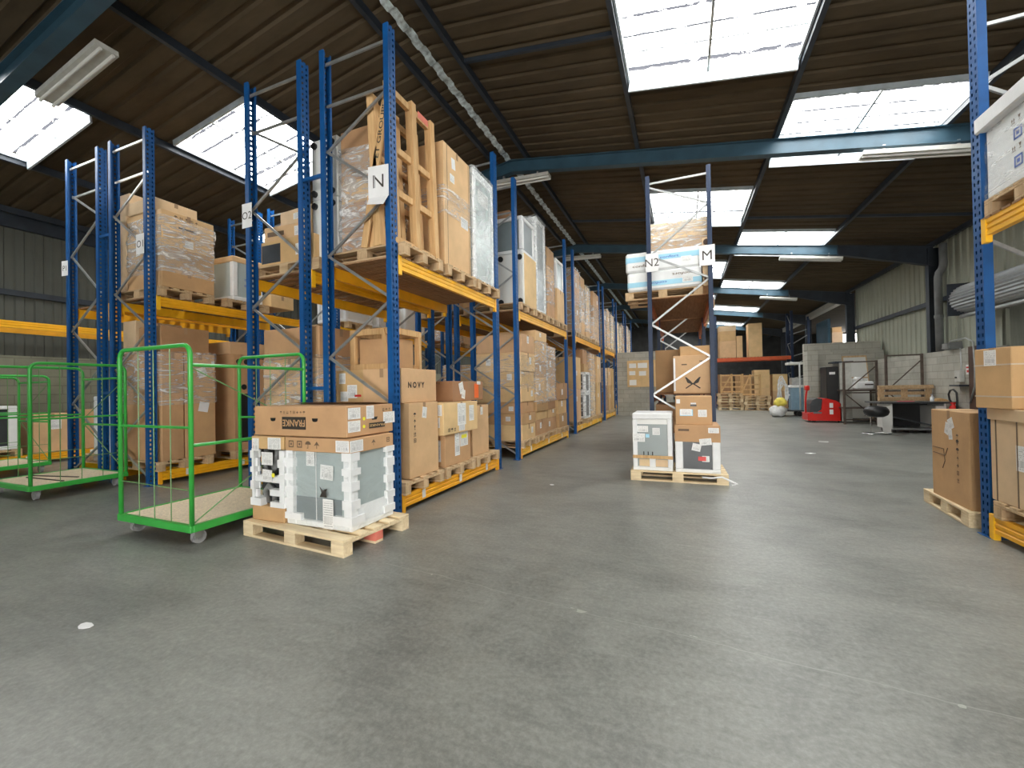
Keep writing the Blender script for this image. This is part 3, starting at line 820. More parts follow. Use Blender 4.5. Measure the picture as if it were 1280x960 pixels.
mb.box((XR-.3, Y0, 0), (XR+.2, DOOR[0], 2.14)); mb.box((XR-.3, DOOR[1], 0), (XR+.2, DEND, 2.14))
w = struct(mb.build('wall_right', MT['block_y']))
mb = MB()
for ya, yb, z0 in ((Y0, DOOR[0], 2.1), (DOOR[0], DOOR[1], DOOR[2]), (DOOR[1], DEND, 2.1)):
    ribbed(mb, XR+.09, ya, yb, z0, zr(XR)+.02, 1); mb.box((XR+.15, ya, z0), (XR+.22, yb, zr(XR)+.05))
mb.build('wall_cladding', MT['clad'], w)
mb = MB(); mb.box((XR-.02, Y0, 3.56), (XR+.10, DOOR[0], 3.68)); mb.box((XR-.02, DOOR[1], 3.56), (XR+.10, DEND, 3.68)); mb.build('wall_rail', MT['steel_dark'], w)
mb = MB(); mb.box((XR-.34, DOOR[1]-.02, 0), (XR-.05, DOOR[1]+.36, 2.16)); mb.build('door_jamb', MT['brown_door'], w)
# back wall behind the camera with an open dock door, far wall
DK = (-2.0, 4.6, 3.8)
mb = MB()
mb.box((XL, Y0-.2, 0), (DK[0], Y0, 6.9)); mb.box((DK[1], Y0-.2, 0), (XR, Y0, 6.9)); mb.box((DK[0], Y0-.2, DK[2]), (DK[1], Y0, 6.9))
struct(mb.build('wall_near', MT['block_x']))
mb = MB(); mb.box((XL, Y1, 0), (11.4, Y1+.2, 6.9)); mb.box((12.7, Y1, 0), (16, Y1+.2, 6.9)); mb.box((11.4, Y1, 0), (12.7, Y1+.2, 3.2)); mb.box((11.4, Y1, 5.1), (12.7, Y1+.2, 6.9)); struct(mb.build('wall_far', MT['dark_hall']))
# block partitions across the hall
struct(MB().box((-2.76, 19.35, 0), (-.4, 19.55, 2.86)).build('wall_partition', MT['block_x']))
mb = MB(); mb.box((4.38, 19.35, 0), (XR, 19.55, 2.86)); mb.box((4.38, 18.9, 0), (4.72, 19.35, 2.55)); mb.box((4.72, 19.1, 0), (XR, 19.35, 2.5))
struct(mb.build('wall_partition', MT['block_x']))
# the neighbouring hall beyond the open part of the wall
struct(MB().box((16, DOOR[0]-6, 0), (16.2, Y1, 6)).build('wall_hall', MT['clad']))
mb = MB(); mb.box((XR+.2, DOOR[0]-6, 5.2), (16.2, 23.2, 5.3)); mb.box((XR+.2, 23.2, 5.2), (8.2, 26.4, 5.3)); mb.box((10.8, 23.2, 5.2), (16.2, 26.4, 5.3)); mb.box((XR+.2, 26.4, 5.2), (16.2, Y1, 5.3))
struct(mb.build('ceiling_hall', MT['roof']))
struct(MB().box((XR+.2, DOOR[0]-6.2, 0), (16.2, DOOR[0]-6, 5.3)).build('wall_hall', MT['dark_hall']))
struct(MB().box((XR-.28, 21.95, 4.88), (XR-.02, 34, 5.14)).build('trim_2', MT['lamp']))
struct(MB().box((XR-.06, 25.1, 0), (XR+.06, 27.0, 4.5)).build('wall_hall_panel', MT['steel_blue']))

# lamps under the rafters (unlit battens)
def batten(x0, x1, y, label, dz=0.0):
    zc = [zr(x)-.43-.10-dz for x in (x0, x1)]
    r = thing('ceiling_light', label, 'ceiling light', ((x0+x1)/2, y, (zc[0]+zc[1])/2), 0, 'unlit ceiling lights')
    cx, cz = (x0+x1)/2, (zc[0]+zc[1])/2
    a = (x0-cx, 0, zc[0]-cz); b = (x1-cx, 0, zc[1]-cz)
    MB().bar(a, b, .24, .07).build('housing', MT['lamp'], r)
    for s in (-.065, .065):
        MB().cyl((a[0], s, a[2]-.055), (b[0], s, b[2]-.055), .02, 8).build('tube', MT['white_app'], r)
    m = MB()
    for t in (.2, .8):
        p = Vector(a).lerp(Vector(b), t); m.box((p.x-.02, -.02, p.z+.03), (p.x+.02, .02, p.z+.16))
    m.build('hanger', MT['galv'], r)
batten(2.95, 4.55, 9.05, 'pale unlit lamp batten under the blue beam, beside the tall blue upright')
batten(2.9, 4.5, 15.4, 'pale unlit lamp batten under the second beam of the wide aisle')
batten(-4.1, -2.7, 9.05, 'grey lamp batten above the second run of row N')
batten(-4.1, -2.7, 15.4, 'grey lamp batten above the third run of row N')
batten(3.3, 4.7, 21.75, 'short lamp batten under the third beam, above the stacked pallets')
batten(-8.3, -6.75, 2.98, 'large grey lamp batten beside the dark rafter, over the green trolleys')
# bracing rods under the roof
for y, x0, x1 in ((6.0, -3.2, -.8), (13.2, -3.2, -.8), (13.2, 1.7, 6.5)):
    struct(MB().bar((x0, y, zr(x0)-.06), (x1, y, zr(x1)-.06), .05, .06).build('roof_tie', MT['steel_dark']))

# rainwater pipe on the second column
t = thing('rainwater_pipe', 'grey rainwater pipe with a bend, beside the dark column', 'pipe', (XR-.24, 14.85, 2.15))
MB().path([(.06,.0,2.9),(.06,0,2.35),(.03,0,2.22),(-.03,.02,2.12),(-.05,.02,2.0),(-.05,.02,.0)], .085, 12).build('pipe_run', MT['pipe'], t, True)
MB().cyl((-.05,.02,.9), (-.05,.02,.98), .1, 12).build('pipe_collar', MT['pipe'], t)
t = thing('floodlight', 'small grey box floodlight at the foot of the rainwater pipe', 'lamp', (XR-.30, 14.2, 2.25))
MB().prism([(-.12,-.12,-.1),(.12,-.12,-.1),(.1,-.12,.1),(-.16,-.12,.06)], (0,.3,0)).build('lamp_body', MT['pipe'], t)
MB().box((-.17,-.10,-.08), (-.125,.16,.05)).build('lens', MT['galv'], t)
# rolled shutter over the doorway
t = thing('roller_shutter', 'rolled-up grey corrugated shutter above the doorway', 'roller shutter', (XR-.25, DOOR[0], 3.35))
L_ = DOOR[1]-DOOR[0]+.55
mb = MB(); n = 28; vs = []; fs = []
for k in range(n*2):
    r_ = .33 + (.018 if k % 2 else -.012); a = 2*PI*k/(n*2)
    vs += [(r_*math.cos(a), 0, r_*math.sin(a)), (r_*math.cos(a), L_, r_*math.sin(a))]
N2 = n*2
for k in range(N2): fs.append((2*k, 2*((k+1) % N2), 2*((k+1) % N2)+1, 2*k+1))
fs.append(tuple(2*k for k in range(N2))); fs.append(tuple(2*k+1 for k in range(N2))); mb.add(vs, fs)
mb.build('shutter_roll', MT['drum'], t)
MB().box((-.36,L_,-.4), (.36,L_+.02,.4)).build('end_plate', MT['steel_dark'], t)
MB().cyl((-.1,0,-.42), (-.1,L_,-.42), .05, 10).build('bottom_rail', MT['galv'], t)
# electrics on the block wall
t = thing('switch_box', 'cream switch box with a grey tray on the block wall', 'switch box', (XR-.3, 13.9, 1.3))
MB().box((-.10,-.11,0), (0,.11,.30), 0, .01).build('box_body', MT['lamp'], t)
MB().cyl((-.10,.02,.12), (-.13,.02,.12), .02, 8).build('switch_knob', MT['black'], t)
MB().box((-.2,-.3,-.10), (0,.12,-.06)).build('tray', MT['steel_dark'], t)
MB().path([(-.02,0,.3),(-.02,0,.8),(-.02,.02,.86)], .012, 6).build('conduit', MT['galv'], t)
o = MB().box((XR-.312, 13.58, 1.49), (XR-.3, 13.72, 1.73)).build('notice_sign', MT['white_paper'])
tag(o, 'small white and red notice on the block wall', 'sign')
m = MB().box((-.002,-.06,-.02), (0,.06,.02)).build('red_band', MT['red'], o); m.location = (XR-.3125, 13.65, 1.66)
m = MB().box((-.002,-.04,-.03), (0,.04,.03)).build('red_mark', MT['red'], o); m.location = (XR-.3125, 13.65, 1.57)
o = MB().path([(XR-.36,14.6,2.2),(XR-.36,14.2,2.36),(XR-.36,13.6,2.38),(XR-.37,13.3,2.26),(XR-.38,13.24,1.7),(XR-.38,13.26,1.2),(XR-.36,13.5,.8)], .018, 6).build('power_cable', MT['galv'], None, True)
tag(o, 'grey power cable looping down the brown door jamb', 'cable')
t = thing('fire_extinguisher', 'red fire extinguisher with a black hose loop against the block wall', 'fire extinguisher', (XR-.48, 13.9, 0))
MB().lathe([(.085,0),(.09,.02),(.09,.62),(.07,.70),(.03,.73),(.03,.76)], 20).build('cylinder', MT['red'], t, True)
MB().box((-.03,-.05,.76), (.03,.09,.80)).build('valve', MT['red'], t)
MB().path([(0,.08,.78),(0,.16,.86),(0,.2,1.0),(0,.12,1.1),(0,-.02,1.12),(0,-.14,1.04),(0,-.16,.85),(0,-.13,.5)], .022, 8).build('hose', MT['black'], t, True)
# sheets and papers fixed on the far block partition
t = thing('mounted_notice_board', 'brown board with white papers on the far block wall', 'notice board', (-1.95, 19.33, 1.3))
MB().box((-.36,-.02,0), (.9,0,1.18)).build('board', MT['card_l'], t)
for x, z, w_, h_ in ((-.12,.95,.3,.2),(-.14,.62,.26,.18),(-.12,.2,.3,.24),(.3,.95,.4,.22),(.3,.6,.3,.2)):
    MB().box((x-w_/2,-.024,z-h_/2), (x+w_/2,-.02,z+h_/2)).build('sheet', MT['paper'], t)
# ------------------------------------------------------------------ racks
NF, NB = -2.882, -3.872
O2B, O2F = -4.172, -5.162
O1F, O1B = -7.318, -8.308
PB, PF = -8.608, -9.598
WF = -12.0
ROWG = 'blue and yellow pallet racks'
runs = [(3.724, 6.446), (7.374, 11.02), (11.92, 15.96), (16.86, 19.5), (20.4, 23.0), (23.9, 26.6)]
oname = ('first', 'second', 'third', 'fourth', 'fifth', 'sixth')
MIR = ((.1,1.21,2.44,3.70,4.75), (.6,1.83,2.99,4.25))
rN = []
for i, (a, b) in enumerate(runs):
    r = rack('blue rack run, %s from the front in the row signed N' % oname[i], NB, NF, [a, b], group=ROWG)
    rN.append(r)
for i, (a, b) in enumerate(runs[:3]):
    r = rack('blue rack run back to back with row N, %s, signed O2 row' % oname[i], O2F, O2B, [a, b], front='-x', nodes=MIR, levels=((.2,0),(2.84,1)), group=ROWG)
    if i == 0: rO2 = r
for i, (a, b) in enumerate(runs[:3]):
    r = rack('blue rack run, %s of the row signed O1' % oname[i], O1B, O1F, [a, b], levels=((.2,0),(2.84,1)), group=ROWG, gaps=.09)
    if i == 0: rO1 = r
rP = rack('blue rack run behind the O1 row, nearest to the green trolleys', PF, PB, [runs[0][0], runs[0][1]], front='-x', nodes=MIR, levels=((.2,0),(2.84,1)), group=ROWG, gaps=.09)
rW = rack('rack along the grey wall with two long yellow beams', WF-.99, WF, [.75, 3.5, 6.45, 9.2], H=3.3, levels=((.2,0),(2.84,0)), tops=(3.2,2.9), nodes=((.1,1.21),(.6,1.76)), group=ROWG)
rM = rack('navy rack with dark orange beams, signed N2 and M', -.53, .48, [7.5, 10.2, 12.9], H=4.92, levels=((.55,2),(1.2,2),(2.84,2)), mats=('navy','orange'), slat='slat_d',
          front='-x', nodes=((.1,1.2,2.4,3.57,4.74),(.6,1.81,3.10,4.32)), tops=(4.8,), bins=())
rR = rack('blue and yellow rack at the aisle corner with a white crate up top', 2.42, 3.41, [-.8, 2.0, 4.94], H=5.354, front='-x', levels=((.2,0),(2.73,2)), group=ROWG, nodes=((.1,1.25,2.6,3.95),(.7,1.95,3.3)), tops=(5.25,4.47), bins=())
# flue spacers between back-to-back frames
for xa, xb, r in ((O2B, NB, rN[0]), (PB, O1B, rO1)):
    cx = r.location.x
    for z in (1.4, 3.9):
        MB().bar((xa-cx,-.03,z), (xb-cx,-.03,z), .03, .04).build('row_spacer', MT['blue_solid'], r)
# paper row signs
def sg(r, x, y, z, w, h, t, th, **k): return row_sign(r, x-r.location.x, y-r.location.y, z, w, h, t, th, **k)
s = sg(rN[0], -3.0, 3.62, 3.62, .25, .34, 'N', .14, tilt=.12)
l = link('glare_grey_lettering', text_mesh('1', .14, 'glare_grey'), s); l.matrix_local = Matrix(((1,0,0,.065),(0,0,-1,-.0025),(0,1,0,0.0),(0,0,0,1)))  # digit coloured pale grey for the film reflection that veils it
s.children[0].location.x = -.045
m = MB().add([(-.12,0,-.17),(.12,0,-.17),(.10,-.07,-.29),(-.10,-.07,-.27)], [(0,1,2,3),(3,2,1,0)]).build('curled_edge', MT['white_paper'], s)
sg(rO2, -5.1, 3.64, 3.62, .18, .31, 'O2', .095)
sg(rO1, -7.42, 3.64, 3.6, .20, .30, 'O1', .105)
sg(rP, -9.55, 3.63, 3.5, .16, .25, 'P1', .085, tilt=.1)
sg(rM, -.445, 7.43, 3.44, .21, .31, 'N2', .13, tilt=-.03)
sg(rM, .40, 7.43, 3.45, .23, .33, 'M', .15)

# ---- row N, first bay, floor level (hero cartons)
G1 = 'loose cartons in the first N bay'
def pal_at(x, y, z, label, kind='full', **k): return pallet((x, y, z), label, 0, kind, 'pallets in the racks', **k)
pal_at(-3.43, 4.19, .2, 'wooden pallet under the tall carton beside the front blue upright')
pal_at(-3.43, 5.06, .2, 'wooden pallet under the two labelled cartons, first N bay')
pal_at(-3.43, 5.92, .2, 'wooden pallet with a bare end beside the second blue upright')
S_ = (.82, .60, .865)
c = carton(*S_, (-3.29, 4.24, .3445), 'tall plain carton with printed symbols down one edge, beside the front upright', G1, 0, 'card_l', True)
icons(c, '+x', S_, .17, .67, ('u','k','g','a','s'), .05, 'ink', True); patch(c, '+x', S_, .5, .86, .09, .13, 'paper', spin=-.15)
S_ = (.55, .72, .40)
c = carton(*S_, (-3.22, 4.25, 1.2115), 'tan carton with black lettering on top of the tall plain carton', G1, 0, 'card_l', True, tape_axis='y')
lettering(c, '+x', S_, .40, .52, 'N O V Y', .072, 'ink', bold=.035, width=.33)
S_ = (.82, .70, .42)
c = carton(*S_, (-3.28, 5.03, .3445), 'lower carton with large white papers on the middle floor pallet', G1, 0, 'card', True)
patch(c, '+x', S_, .45, .62, .13, .30, 'paper'); patch(c, '+x', S_, .72, .76, .22, .2, 'paper_b'); patch(c, '+x', S_, .72, .84, .15, .05, 'yellow_st', 'yellow_strip', lift=.002); patch(c, '-y', S_, .8, .5, .2, .28, 'paper'); patch(c, '-y', S_, .8, .64, .14, .05, 'yellow_st', 'yellow_strip', lift=.002)
S_ = (.95, .95, .415)
c = carton(*S_, (-3.31, 5.07, .766), 'wide carton with delivery papers on the middle floor pallet, first N bay', G1, 0, 'card_l', True)
patch(c, '+x', S_, .5, .60, .23, .30, 'paper'); patch(c, '+x', S_, .5, .16, .16, .085, 'paper_b'); patch(c, '+x', S_, .8, .6, .14, .22, 'paper'); patch(c, '-y', S_, .82, .78, .3, .14, 'paper_b'); patch(c, '-y', S_, .86, .4, .16, .13, 'paper')
icons(c, '+x', S_, .22, .14, ('s','u','a'), .05)
S_ = (.95, .95, .29)
c = carton(*S_, (-3.45, 5.55, 1.184), 'long dark carton with an orange sticker on top of the labelled cartons', G1, 0, 'card_d', True)
patch(c, '+x', S_, .76, .5, .14, .22, 'orange_st', 'orange_sticker'); patch(c, '+x', S_, .26, .66, .12, .16, 'paper', spin=.3); patch(c, '+x', S_, .32, .35, .10, .13, 'paper', spin=-.2); patch(c, '+x', S_, .84, .92, .12, .05, 'paper'); icons(c, '-y', S_, .45, .12, ('g',), .05); icons(c, '-y', S_, .75, .9, ('u','a'), .025)
S_ = (.85, .56, .76)
c = carton(*S_, (-3.35, 5.83, .3445), 'upright carton at the second upright, beside the labelled cartons, first N bay', G1, 0, 'card_l', True)
patch(c, '+x', S_, .55, .88, .08, .12, 'paper')
# bottom edge bulge of the soft carton and back-row cartons in bay one
S_ = (.44, .60, .60)
S_ = (.36, .55, 1.36)
carton(.30, .70, .868, (-3.87, 4.30, .3445), 'plain carton standing behind the tall carton, first N bay', G1, 0, 'card')
S_ = (.46, .74, .40)
c = carton(*S_, (-3.755, 4.34, 1.2135), 'carton with big white labels and a red stamp behind the front upright', G1, 0, 'card')
patch(c, '-y', S_, .22, .75, .10, .13, 'paper'); patch(c, '-y', S_, .55, .35, .15, .16, 'paper_b'); patch(c, '-y', S_, .28, .2, .12, .12, 'paper'); patch(c, '-y', S_, .75, .22, .1, .025, 'red', 'red_stamp', lift=.003)
# open crate on top of the back cartons
t = thing('wooden_crate', 'small open pine crate behind the carton with black lettering', 'crate', (-3.60, 4.46, 1.616))
for nm, a, b in (('rail',(-.34,-.3,.44),(.34,-.24,.52)), ('rail',(-.34,.24,.44),(.34,.3,.52)), ('rail',(-.34,-.3,0),(.34,-.24,.08)), ('rail',(-.34,.24,0),(.34,.3,.08)),
                 ('post',(-.34,-.3,.08),(-.26,-.24,.44)), ('post',(.26,-.3,.08),(.34,-.24,.44)), ('post',(-.34,.24,.08),(-.26,.3,.44)), ('post',(.26,.24,.08),(.34,.3,.44)),
                 ('side_rail',(-.34,-.24,.44),(-.28,.24,.52)), ('side_rail',(.28,-.24,.44),(.34,.24,.52))):
    MB().box(a, b, 0, .004).build(nm, MT['crate'], t)
MB().bar((.30,-.32,.05), (.20,-.32,.50), .02, .05).build('diagonal', MT['crate'], t)
MB().box((-.27,-.2,.02), (.27,.2,.40)).build('panel', MT['card'], t)

# ---- row N, first bay, shelf: pine frames, tall carton, wrapped panel
ZS = 2.8585
pal_at(-3.40, 4.20, ZS, 'wooden pallet under the pine frames, shelf of first N bay')
pal_at(-3.40, 5.12, ZS, 'wooden pallet under the tall carton, shelf of first N bay')
pal_at(-3.40, 5.98, ZS, 'wooden pallet under the film-wrapped white unit, shelf of first N bay')
ZP = ZS+.1445
def frame_panel(label, x, y, z, w, h, lean, posts=3, back=False, text=None):
    t = thing('pine_crating', label, 'wooden frame', (x, y, z), 0, 'pine transport frames')
    t.rotation_euler = (0, lean, 0)
    for i in range(posts):
        yy = -w/2 + w*i/(posts-1)
        MB().box((-.05, yy-.045, 0), (.05, yy+.045, h-(0 if i != 1 else .0)), 0, .004).build('post', MT['crate'], t)
    for zz in (.02, h*.31, h*.58, h-.12):
        for i in range(posts-1):
            a = -w/2 + w*i/(posts-1)+.045; b = -w/2 + w*(i+1)/(posts-1)-.045
            MB().box((-.035, a, zz), (.02, b, zz+.08), 0, .003).build('rail', MT['crate'], t)
    for i in range(posts-1):
        yy = -w/2 + w*(i+.5)/(posts-1)
        MB().box((-.15, yy-.07, .1), (-.125, yy+.07, h*(.62 if i else .55))).build('inner_board', MT['crate'], t)
    return t
t = frame_panel('tall pine frame with three posts at the front edge of the shelf, row N', -2.93, 4.20, ZP-.02, .80, 1.84, -.03)
MB().box((.021, .12, 1.74), (.024, .34, 1.82)).build('red_stamp', MT['pink'], t)
frame_panel('second pine frame leaning behind the front pine frame, row N', -3.16, 4.22, ZP, .78, 1.74, -.05)
MBp = MB().box((-.045,-.015,0), (.045,.015,1.86), 0, .003).build('pine_plank', MT['crate'])
tag(MBp, 'leaning pine plank with black lettering behind the front blue upright', 'plank'); MBp.location = (-3.36, 3.80, ZP+.0); MBp.rotation_euler = (0, .20, 0)
l = link('lettering', text_mesh('ET GROUPE', .055, 'ink', bold=.01, width=.62), MBp); l.matrix_local = Matrix(((0,-1,0,0),(0,0,-1,-.017),(1,0,0,1.32),(0,0,0,1)))
for i, (x, w) in enumerate(((-3.30,.10),(-3.20,.08))):
    b = MB().box((-w/2,-.02,0), (w/2,.02,.62-.1*i), 0, .003).build('pine_board', MT['crate'])
    tag(b, ('wider' if i == 0 else 'narrower') + ' short pine board standing at the shelf end, row N', 'board'); b.location = (x, 3.86, ZP)
def cabinet_feet(label, w, d, h, loc, feet_face, mat='white_app', sleeve=None, group=None, rows=(.1,.9), fr=.04, us=(.14,.82)):
    """appliance lying on its back: enamel body with four black feet on the face towards the aisle end"""
    t = thing('boxed_appliance', label, 'appliance', loc, 0, group)
    MB().box((-w/2,-d/2,0), (w/2,d/2,h), 0, .012).build('cabinet', MT[mat], t)
    if sleeve: MB().box((-w/2-.004+sleeve[0]*w, -d/2+.05, -.0), (w/2+.012, d/2+.004, h+.006), 0, .005).build('cardboard_sleeve', MT['card_l'], t)
    for u in us:
        for v in rows:
            M = face_matrix('-y', (w,d,h), u, v)
            p = M.translation
            MB().cyl((p.x,p.y,p.z), (p.x,p.y-.03,p.z), fr, 14).build('foot', MT['black'], t)
    return t
GA = 'white appliances lying on the shelf, row N'
cabinet_feet('white cabinet with black feet, lower of two behind the front frame', .42, .62, .76, (-4.09+.0, 4.24, ZP), '-y', group=GA)
cabinet_feet('white cabinet with black feet, upper of two behind the front frame', .42, .62, .76, (-4.09, 4.24, ZP+.762), '-y', group=GA)
z = ZP
for i, (h, m) in enumerate(((.30,'card'),(.34,'card_d'),(.28,'card'),(.36,'card_d'),(.26,'card_d'))):
    carton(.46, .62, h-.003, (-3.62, 4.27, z), 'film-wrapped %s carton, %s in the stack behind the pine frames' % (ADJ[m], ORD[i]), 'cartons wrapped on the N shelf', 0, m); z += h
stretch_film(-3.87, 3.94, ZP+.02, -3.36, 4.62, ZP+1.30, 'shiny stretch film round the brown stack behind the pine frames', 'film_h', False, .02, 5)
S_ = (.72, .74, 1.70)
c = carton(*S_, (-3.27, 5.19, ZP), 'very tall brown carton with a white arrow sticker, shelf of row N', 'tall loads on the first N shelf', 0, 'card_l')
patch(c, '+x', S_, .35, .88, .10, .15, 'white_paper', spin=.1); patch(c, '+x', S_, .30, .75, .12, .11, 'paper'); patch(c, '+x', S_, .75, .45, .20, .15, 'paper_b')
for dy in (-.28, .33):
    m = MB().box((0,-.004,0), (.002,.004,1.70)).build('seam', MT['ink_soft'], c); m.location = (.36, dy, 0)
stretch_film(-3.645, 4.81, ZP+.72, -2.90, 5.57, ZP+1.10, 'band of stretch film round the very tall brown carton', 'film', False, .008, 8)
t = thing('packed_unit', 'tall film-wrapped white panel unit beside the very tall carton', 'appliance', (-3.27, 6.0, ZP))
SU = (.72, .70, 1.72)
MB().box((-.36,-.35,0), (.36,.35,1.72), 0, .01).build('body', MT['grey_app'], t)
for a, b in (((.33,-.36,0),(.375,-.27,1.74)), ((.33,.30,0),(.375,.36,1.74)), ((.33,-.27,1.6),(.375,.3,1.74)), ((-.37,-.36,0),(-.30,-.30,1.74))):
    MB().box(a, b, 0, .01).build('foam_strip', MT['foam'], t)
patch(t, '+x', (.73,.70,1.72), .5, .80, .36, .22, 'paper_b')
stretch_film(-3.66, 5.635, ZP+.01, -2.885, 6.37, ZP+1.76, 'cloudy stretch film over the tall white panel unit', 'film_w', True, .008, 9)
# ---- second N bay (7.37-11.02)
XFN = -2.86
W_ = 'floor of second N bay'
stack(W_, 'first', 7.46, 8.26, XFN, [(.30,'card_l'),(.22,'card'),(.22,'card'),(.30,'card_l'),(.30,'card'),(.37,'card_l'),(.36,'card_l')], film=(.48,.80,'film_l'), seed=1)
stack(W_, 'second', 8.36, 9.14, XFN, [(.32,'card'),(.18,'card'),(.22,'card_d'),(.52,'card'),(.36,'card_d'),(.42,'card'),(.22,'card_l')], film=(.30,.9,'film'), seed=2)
stack(W_, 'third', 9.24, 9.98, XFN, [(.30,'card'),(.20,'card'),(.24,'card_d'),(.30,'card_l'),(.30,'card'),(.36,'card_d'),(.28,'card')], film=(.35,1,'film_h'), seed=3)
stack(W_, 'fourth', 10.06, 10.86, XFN+.04, [(.34,'card_d'),(.36,'card'),(.42,'card_d')], seed=4)
# shelf of the second bay
ZQ = ZS+.1445
for i, y in enumerate((7.83, 8.70, 9.57, 10.44)):
    pal_at(-3.42, y, ZS, 'wooden pallet %s along the shelf of the second N bay' % ('first','second','third','fourth')[i])
cabinet_feet('appliance with a brown sleeve and four black feet, shelf of second N bay', .88, .74, 1.04, (-3.32, 8.10, ZQ), '-y', sleeve=(.62,), rows=(.08,.92), fr=.055, us=(.45,.92))
def foam_unit(label, w, d, h, loc, panel='grey_app', face='+x', group=None, cap=None, film=None, rot=0.0, win=True, name='packed_appliance', posts=.09, top=.08, base=.07):
    """appliance between foam corner posts: body, four corner posts, base and cap"""
    t = thing(name, label, 'appliance', loc, rot, group)
    MB().box((-w/2+.025,-d/2+.025,base*.5), (w/2-.025,d/2-.025,h-.02), 0, .01).build('body', MT[panel], t)
    for sx in (-1,1):
        for sy in (-1,1):
            x0, x1 = (-w/2, -w/2+posts) if sx < 0 else (w/2-posts, w/2)
            y0, y1 = (-d/2, -d/2+posts) if sy < 0 else (d/2-posts, d/2)
            MB().box((x0,y0,base), (x1,y1,h-top), 0, .012).build('foam_post', MT['foam'], t)
    MB().box((-w/2,-d/2,0), (w/2,d/2,base), 0, .012).build('foam_base', MT['foam'], t)
    MB().box((-w/2,-d/2,h-top), (w/2,d/2,h), 0, .012).build('foam_cap' if cap is None else 'cardboard_cap', MT['foam' if cap is None else cap], t)
    return t
GB = 'packed appliances on the second N shelf'
t = foam_unit('white packed appliance standing on the sleeved appliance, second N bay', .86, .72, .74, (-3.32, 8.10, ZQ+1.052), 'slate', group=GB)
carton(.55, .60, .16, (-3.45, 8.08, ZQ+1.795), 'flat carton topmost above the sleeved appliance, second N bay', GB, 0, 'card_d')
t = foam_unit('tall white appliance in film beside the sleeved appliance', .78, .66, 2.06, (-3.27, 8.85, ZQ), 'slate', group=GB)
stretch_film(-3.675, 8.505, ZQ+.01, -2.865, 9.195, ZQ+2.09, 'glossy film over the tall white appliance, second N bay', 'film_w', True, .008, 12)
z = ZQ
for i, (h, m) in enumerate(((.84,'card'),(.36,'card_l'),(.44,'card_d'))):
    carton(.80, .56, h-.003, (-3.27, 9.56, z), '%s carton in the wrapped stack beside the tall white appliance' % ('lowest','middle','topmost')[i], GB, 0, m); z += h
stretch_film(-3.68, 9.27, ZQ+.3, -2.855, 9.85, ZQ+1.2, 'stretch film round the stack beside the tall white appliance', 'film', False, .01, 14)
carton(.80, .66, .84, (-3.27, 10.42, ZQ), 'plain carton under the small white appliance at the bay end', GB, 0, 'card_l')
foam_unit('small white appliance on a plain carton at the end of the second N shelf', .78, .64, .76, (-3.27, 10.42, ZQ+.842), 'grey_app', group=GB)
# ---- third N bay
W_ = 'floor of third N bay'
stack(W_, 'first', 12.05, 12.83, XFN, [(.95,'card_l'),(.96,'card')], seed=5)
pal_at(-3.42, 13.55, .2, 'wooden pallet under the white machines, floor of third N bay', 'lite')
foam_unit('lower white machine with a dark door, floor of third N bay', .78, .72, .82, (-3.26, 13.5, .3445), 'charcoal', group='white machines in the third N bay')
foam_unit('upper white machine stacked on the dark-doored one, third N bay', .78, .72, .66, (-3.26, 13.5, 1.168), 'charcoal', group='white machines in the third N bay')
carton(.7, .66, .26, (-3.26, 13.5, 1.832), 'flat dark carton on the upper white machine, third N bay', None, 0, 'card_d')
carton(.66, .6, .46, (-3.28, 13.5, 2.094), 'tall dark carton topmost above the white machines, third N bay', None, 0, 'card_d')
stretch_film(-3.67, 13.12, .36, -2.85, 13.9, 1.83, 'stretch film round the two white machines, third N bay', 'film', False, .008, 15)
stack(W_, 'third', 14.35, 15.05, XFN, [(1.2,'card_p'),(.96,'card_l')], film=(0,1,'film'), pal='lite', seed=6)
stack(W_, 'last', 15.12, 15.85, XFN, [(1.16,'card'),(.95,'card_l')], pal='lite', seed=7)
W_ = 'shelf of third N bay'
stack(W_, 'first', 12.03, 12.78, XFN, [(.9,'card_d'),(.98,'card')], z=ZS, film=(0,1,'film'), pal='lite', seed=8)
stack(W_, 'second', 12.86, 13.56, XFN, [(.8,'card'),(1.06,'card_d')], z=ZS, film=(.2,.8,'film_h'), pal='lite', seed=9)
stack(W_, 'third', 13.64, 14.34, XFN, [(1.0,'card_l'),(.72,'card')], z=ZS, film=(.1,1,'film_h'), pal='lite', seed=10)
stack(W_, 'last', 14.55, 15.6, XFN, [(.8,'card_l'),(.9,'card')], z=ZS, film=(0,.7,'film'), pal='lite', seed=11)
# ---- bays beyond
for bi, nm in ((3,'fourth'),(4,'fifth'),(5,'sixth')):
    a, b = runs[bi]; n = 3; w = (b-a-.2)/n
    for k in range(n):
        pos = ('first','second','third')[k]
        y0 = a+.1+k*w+.04; y1 = a+.1+(k+1)*w-.04
        rr = random.Random(bi*10+k)
        mm = rr.choice(('card','card_l','card_d','card_p')); m2 = rr.choice(('card','card_l','card_p'))
        if bi == 3: stack('floor of %s N bay' % nm, pos, y0, y1, XFN, [(1.05,mm),(rr.uniform(.7,1.05),m2)], pal='lite', film=(0,1,'film_l') if k == 0 else None, seed=20+bi*3+k)
        h1 = rr.uniform(.7,1.0); h2 = rr.uniform(.5,.95)
        stack('shelf of %s N bay' % nm, pos, y0, y1, XFN, [(h1,m2 if bi > 3 else 'card_l'),(h2,mm)], z=ZS, pal='lite', film=(0,1,'film_h' if (k+bi) % 2 else 'film'), seed=40+bi*3+k)

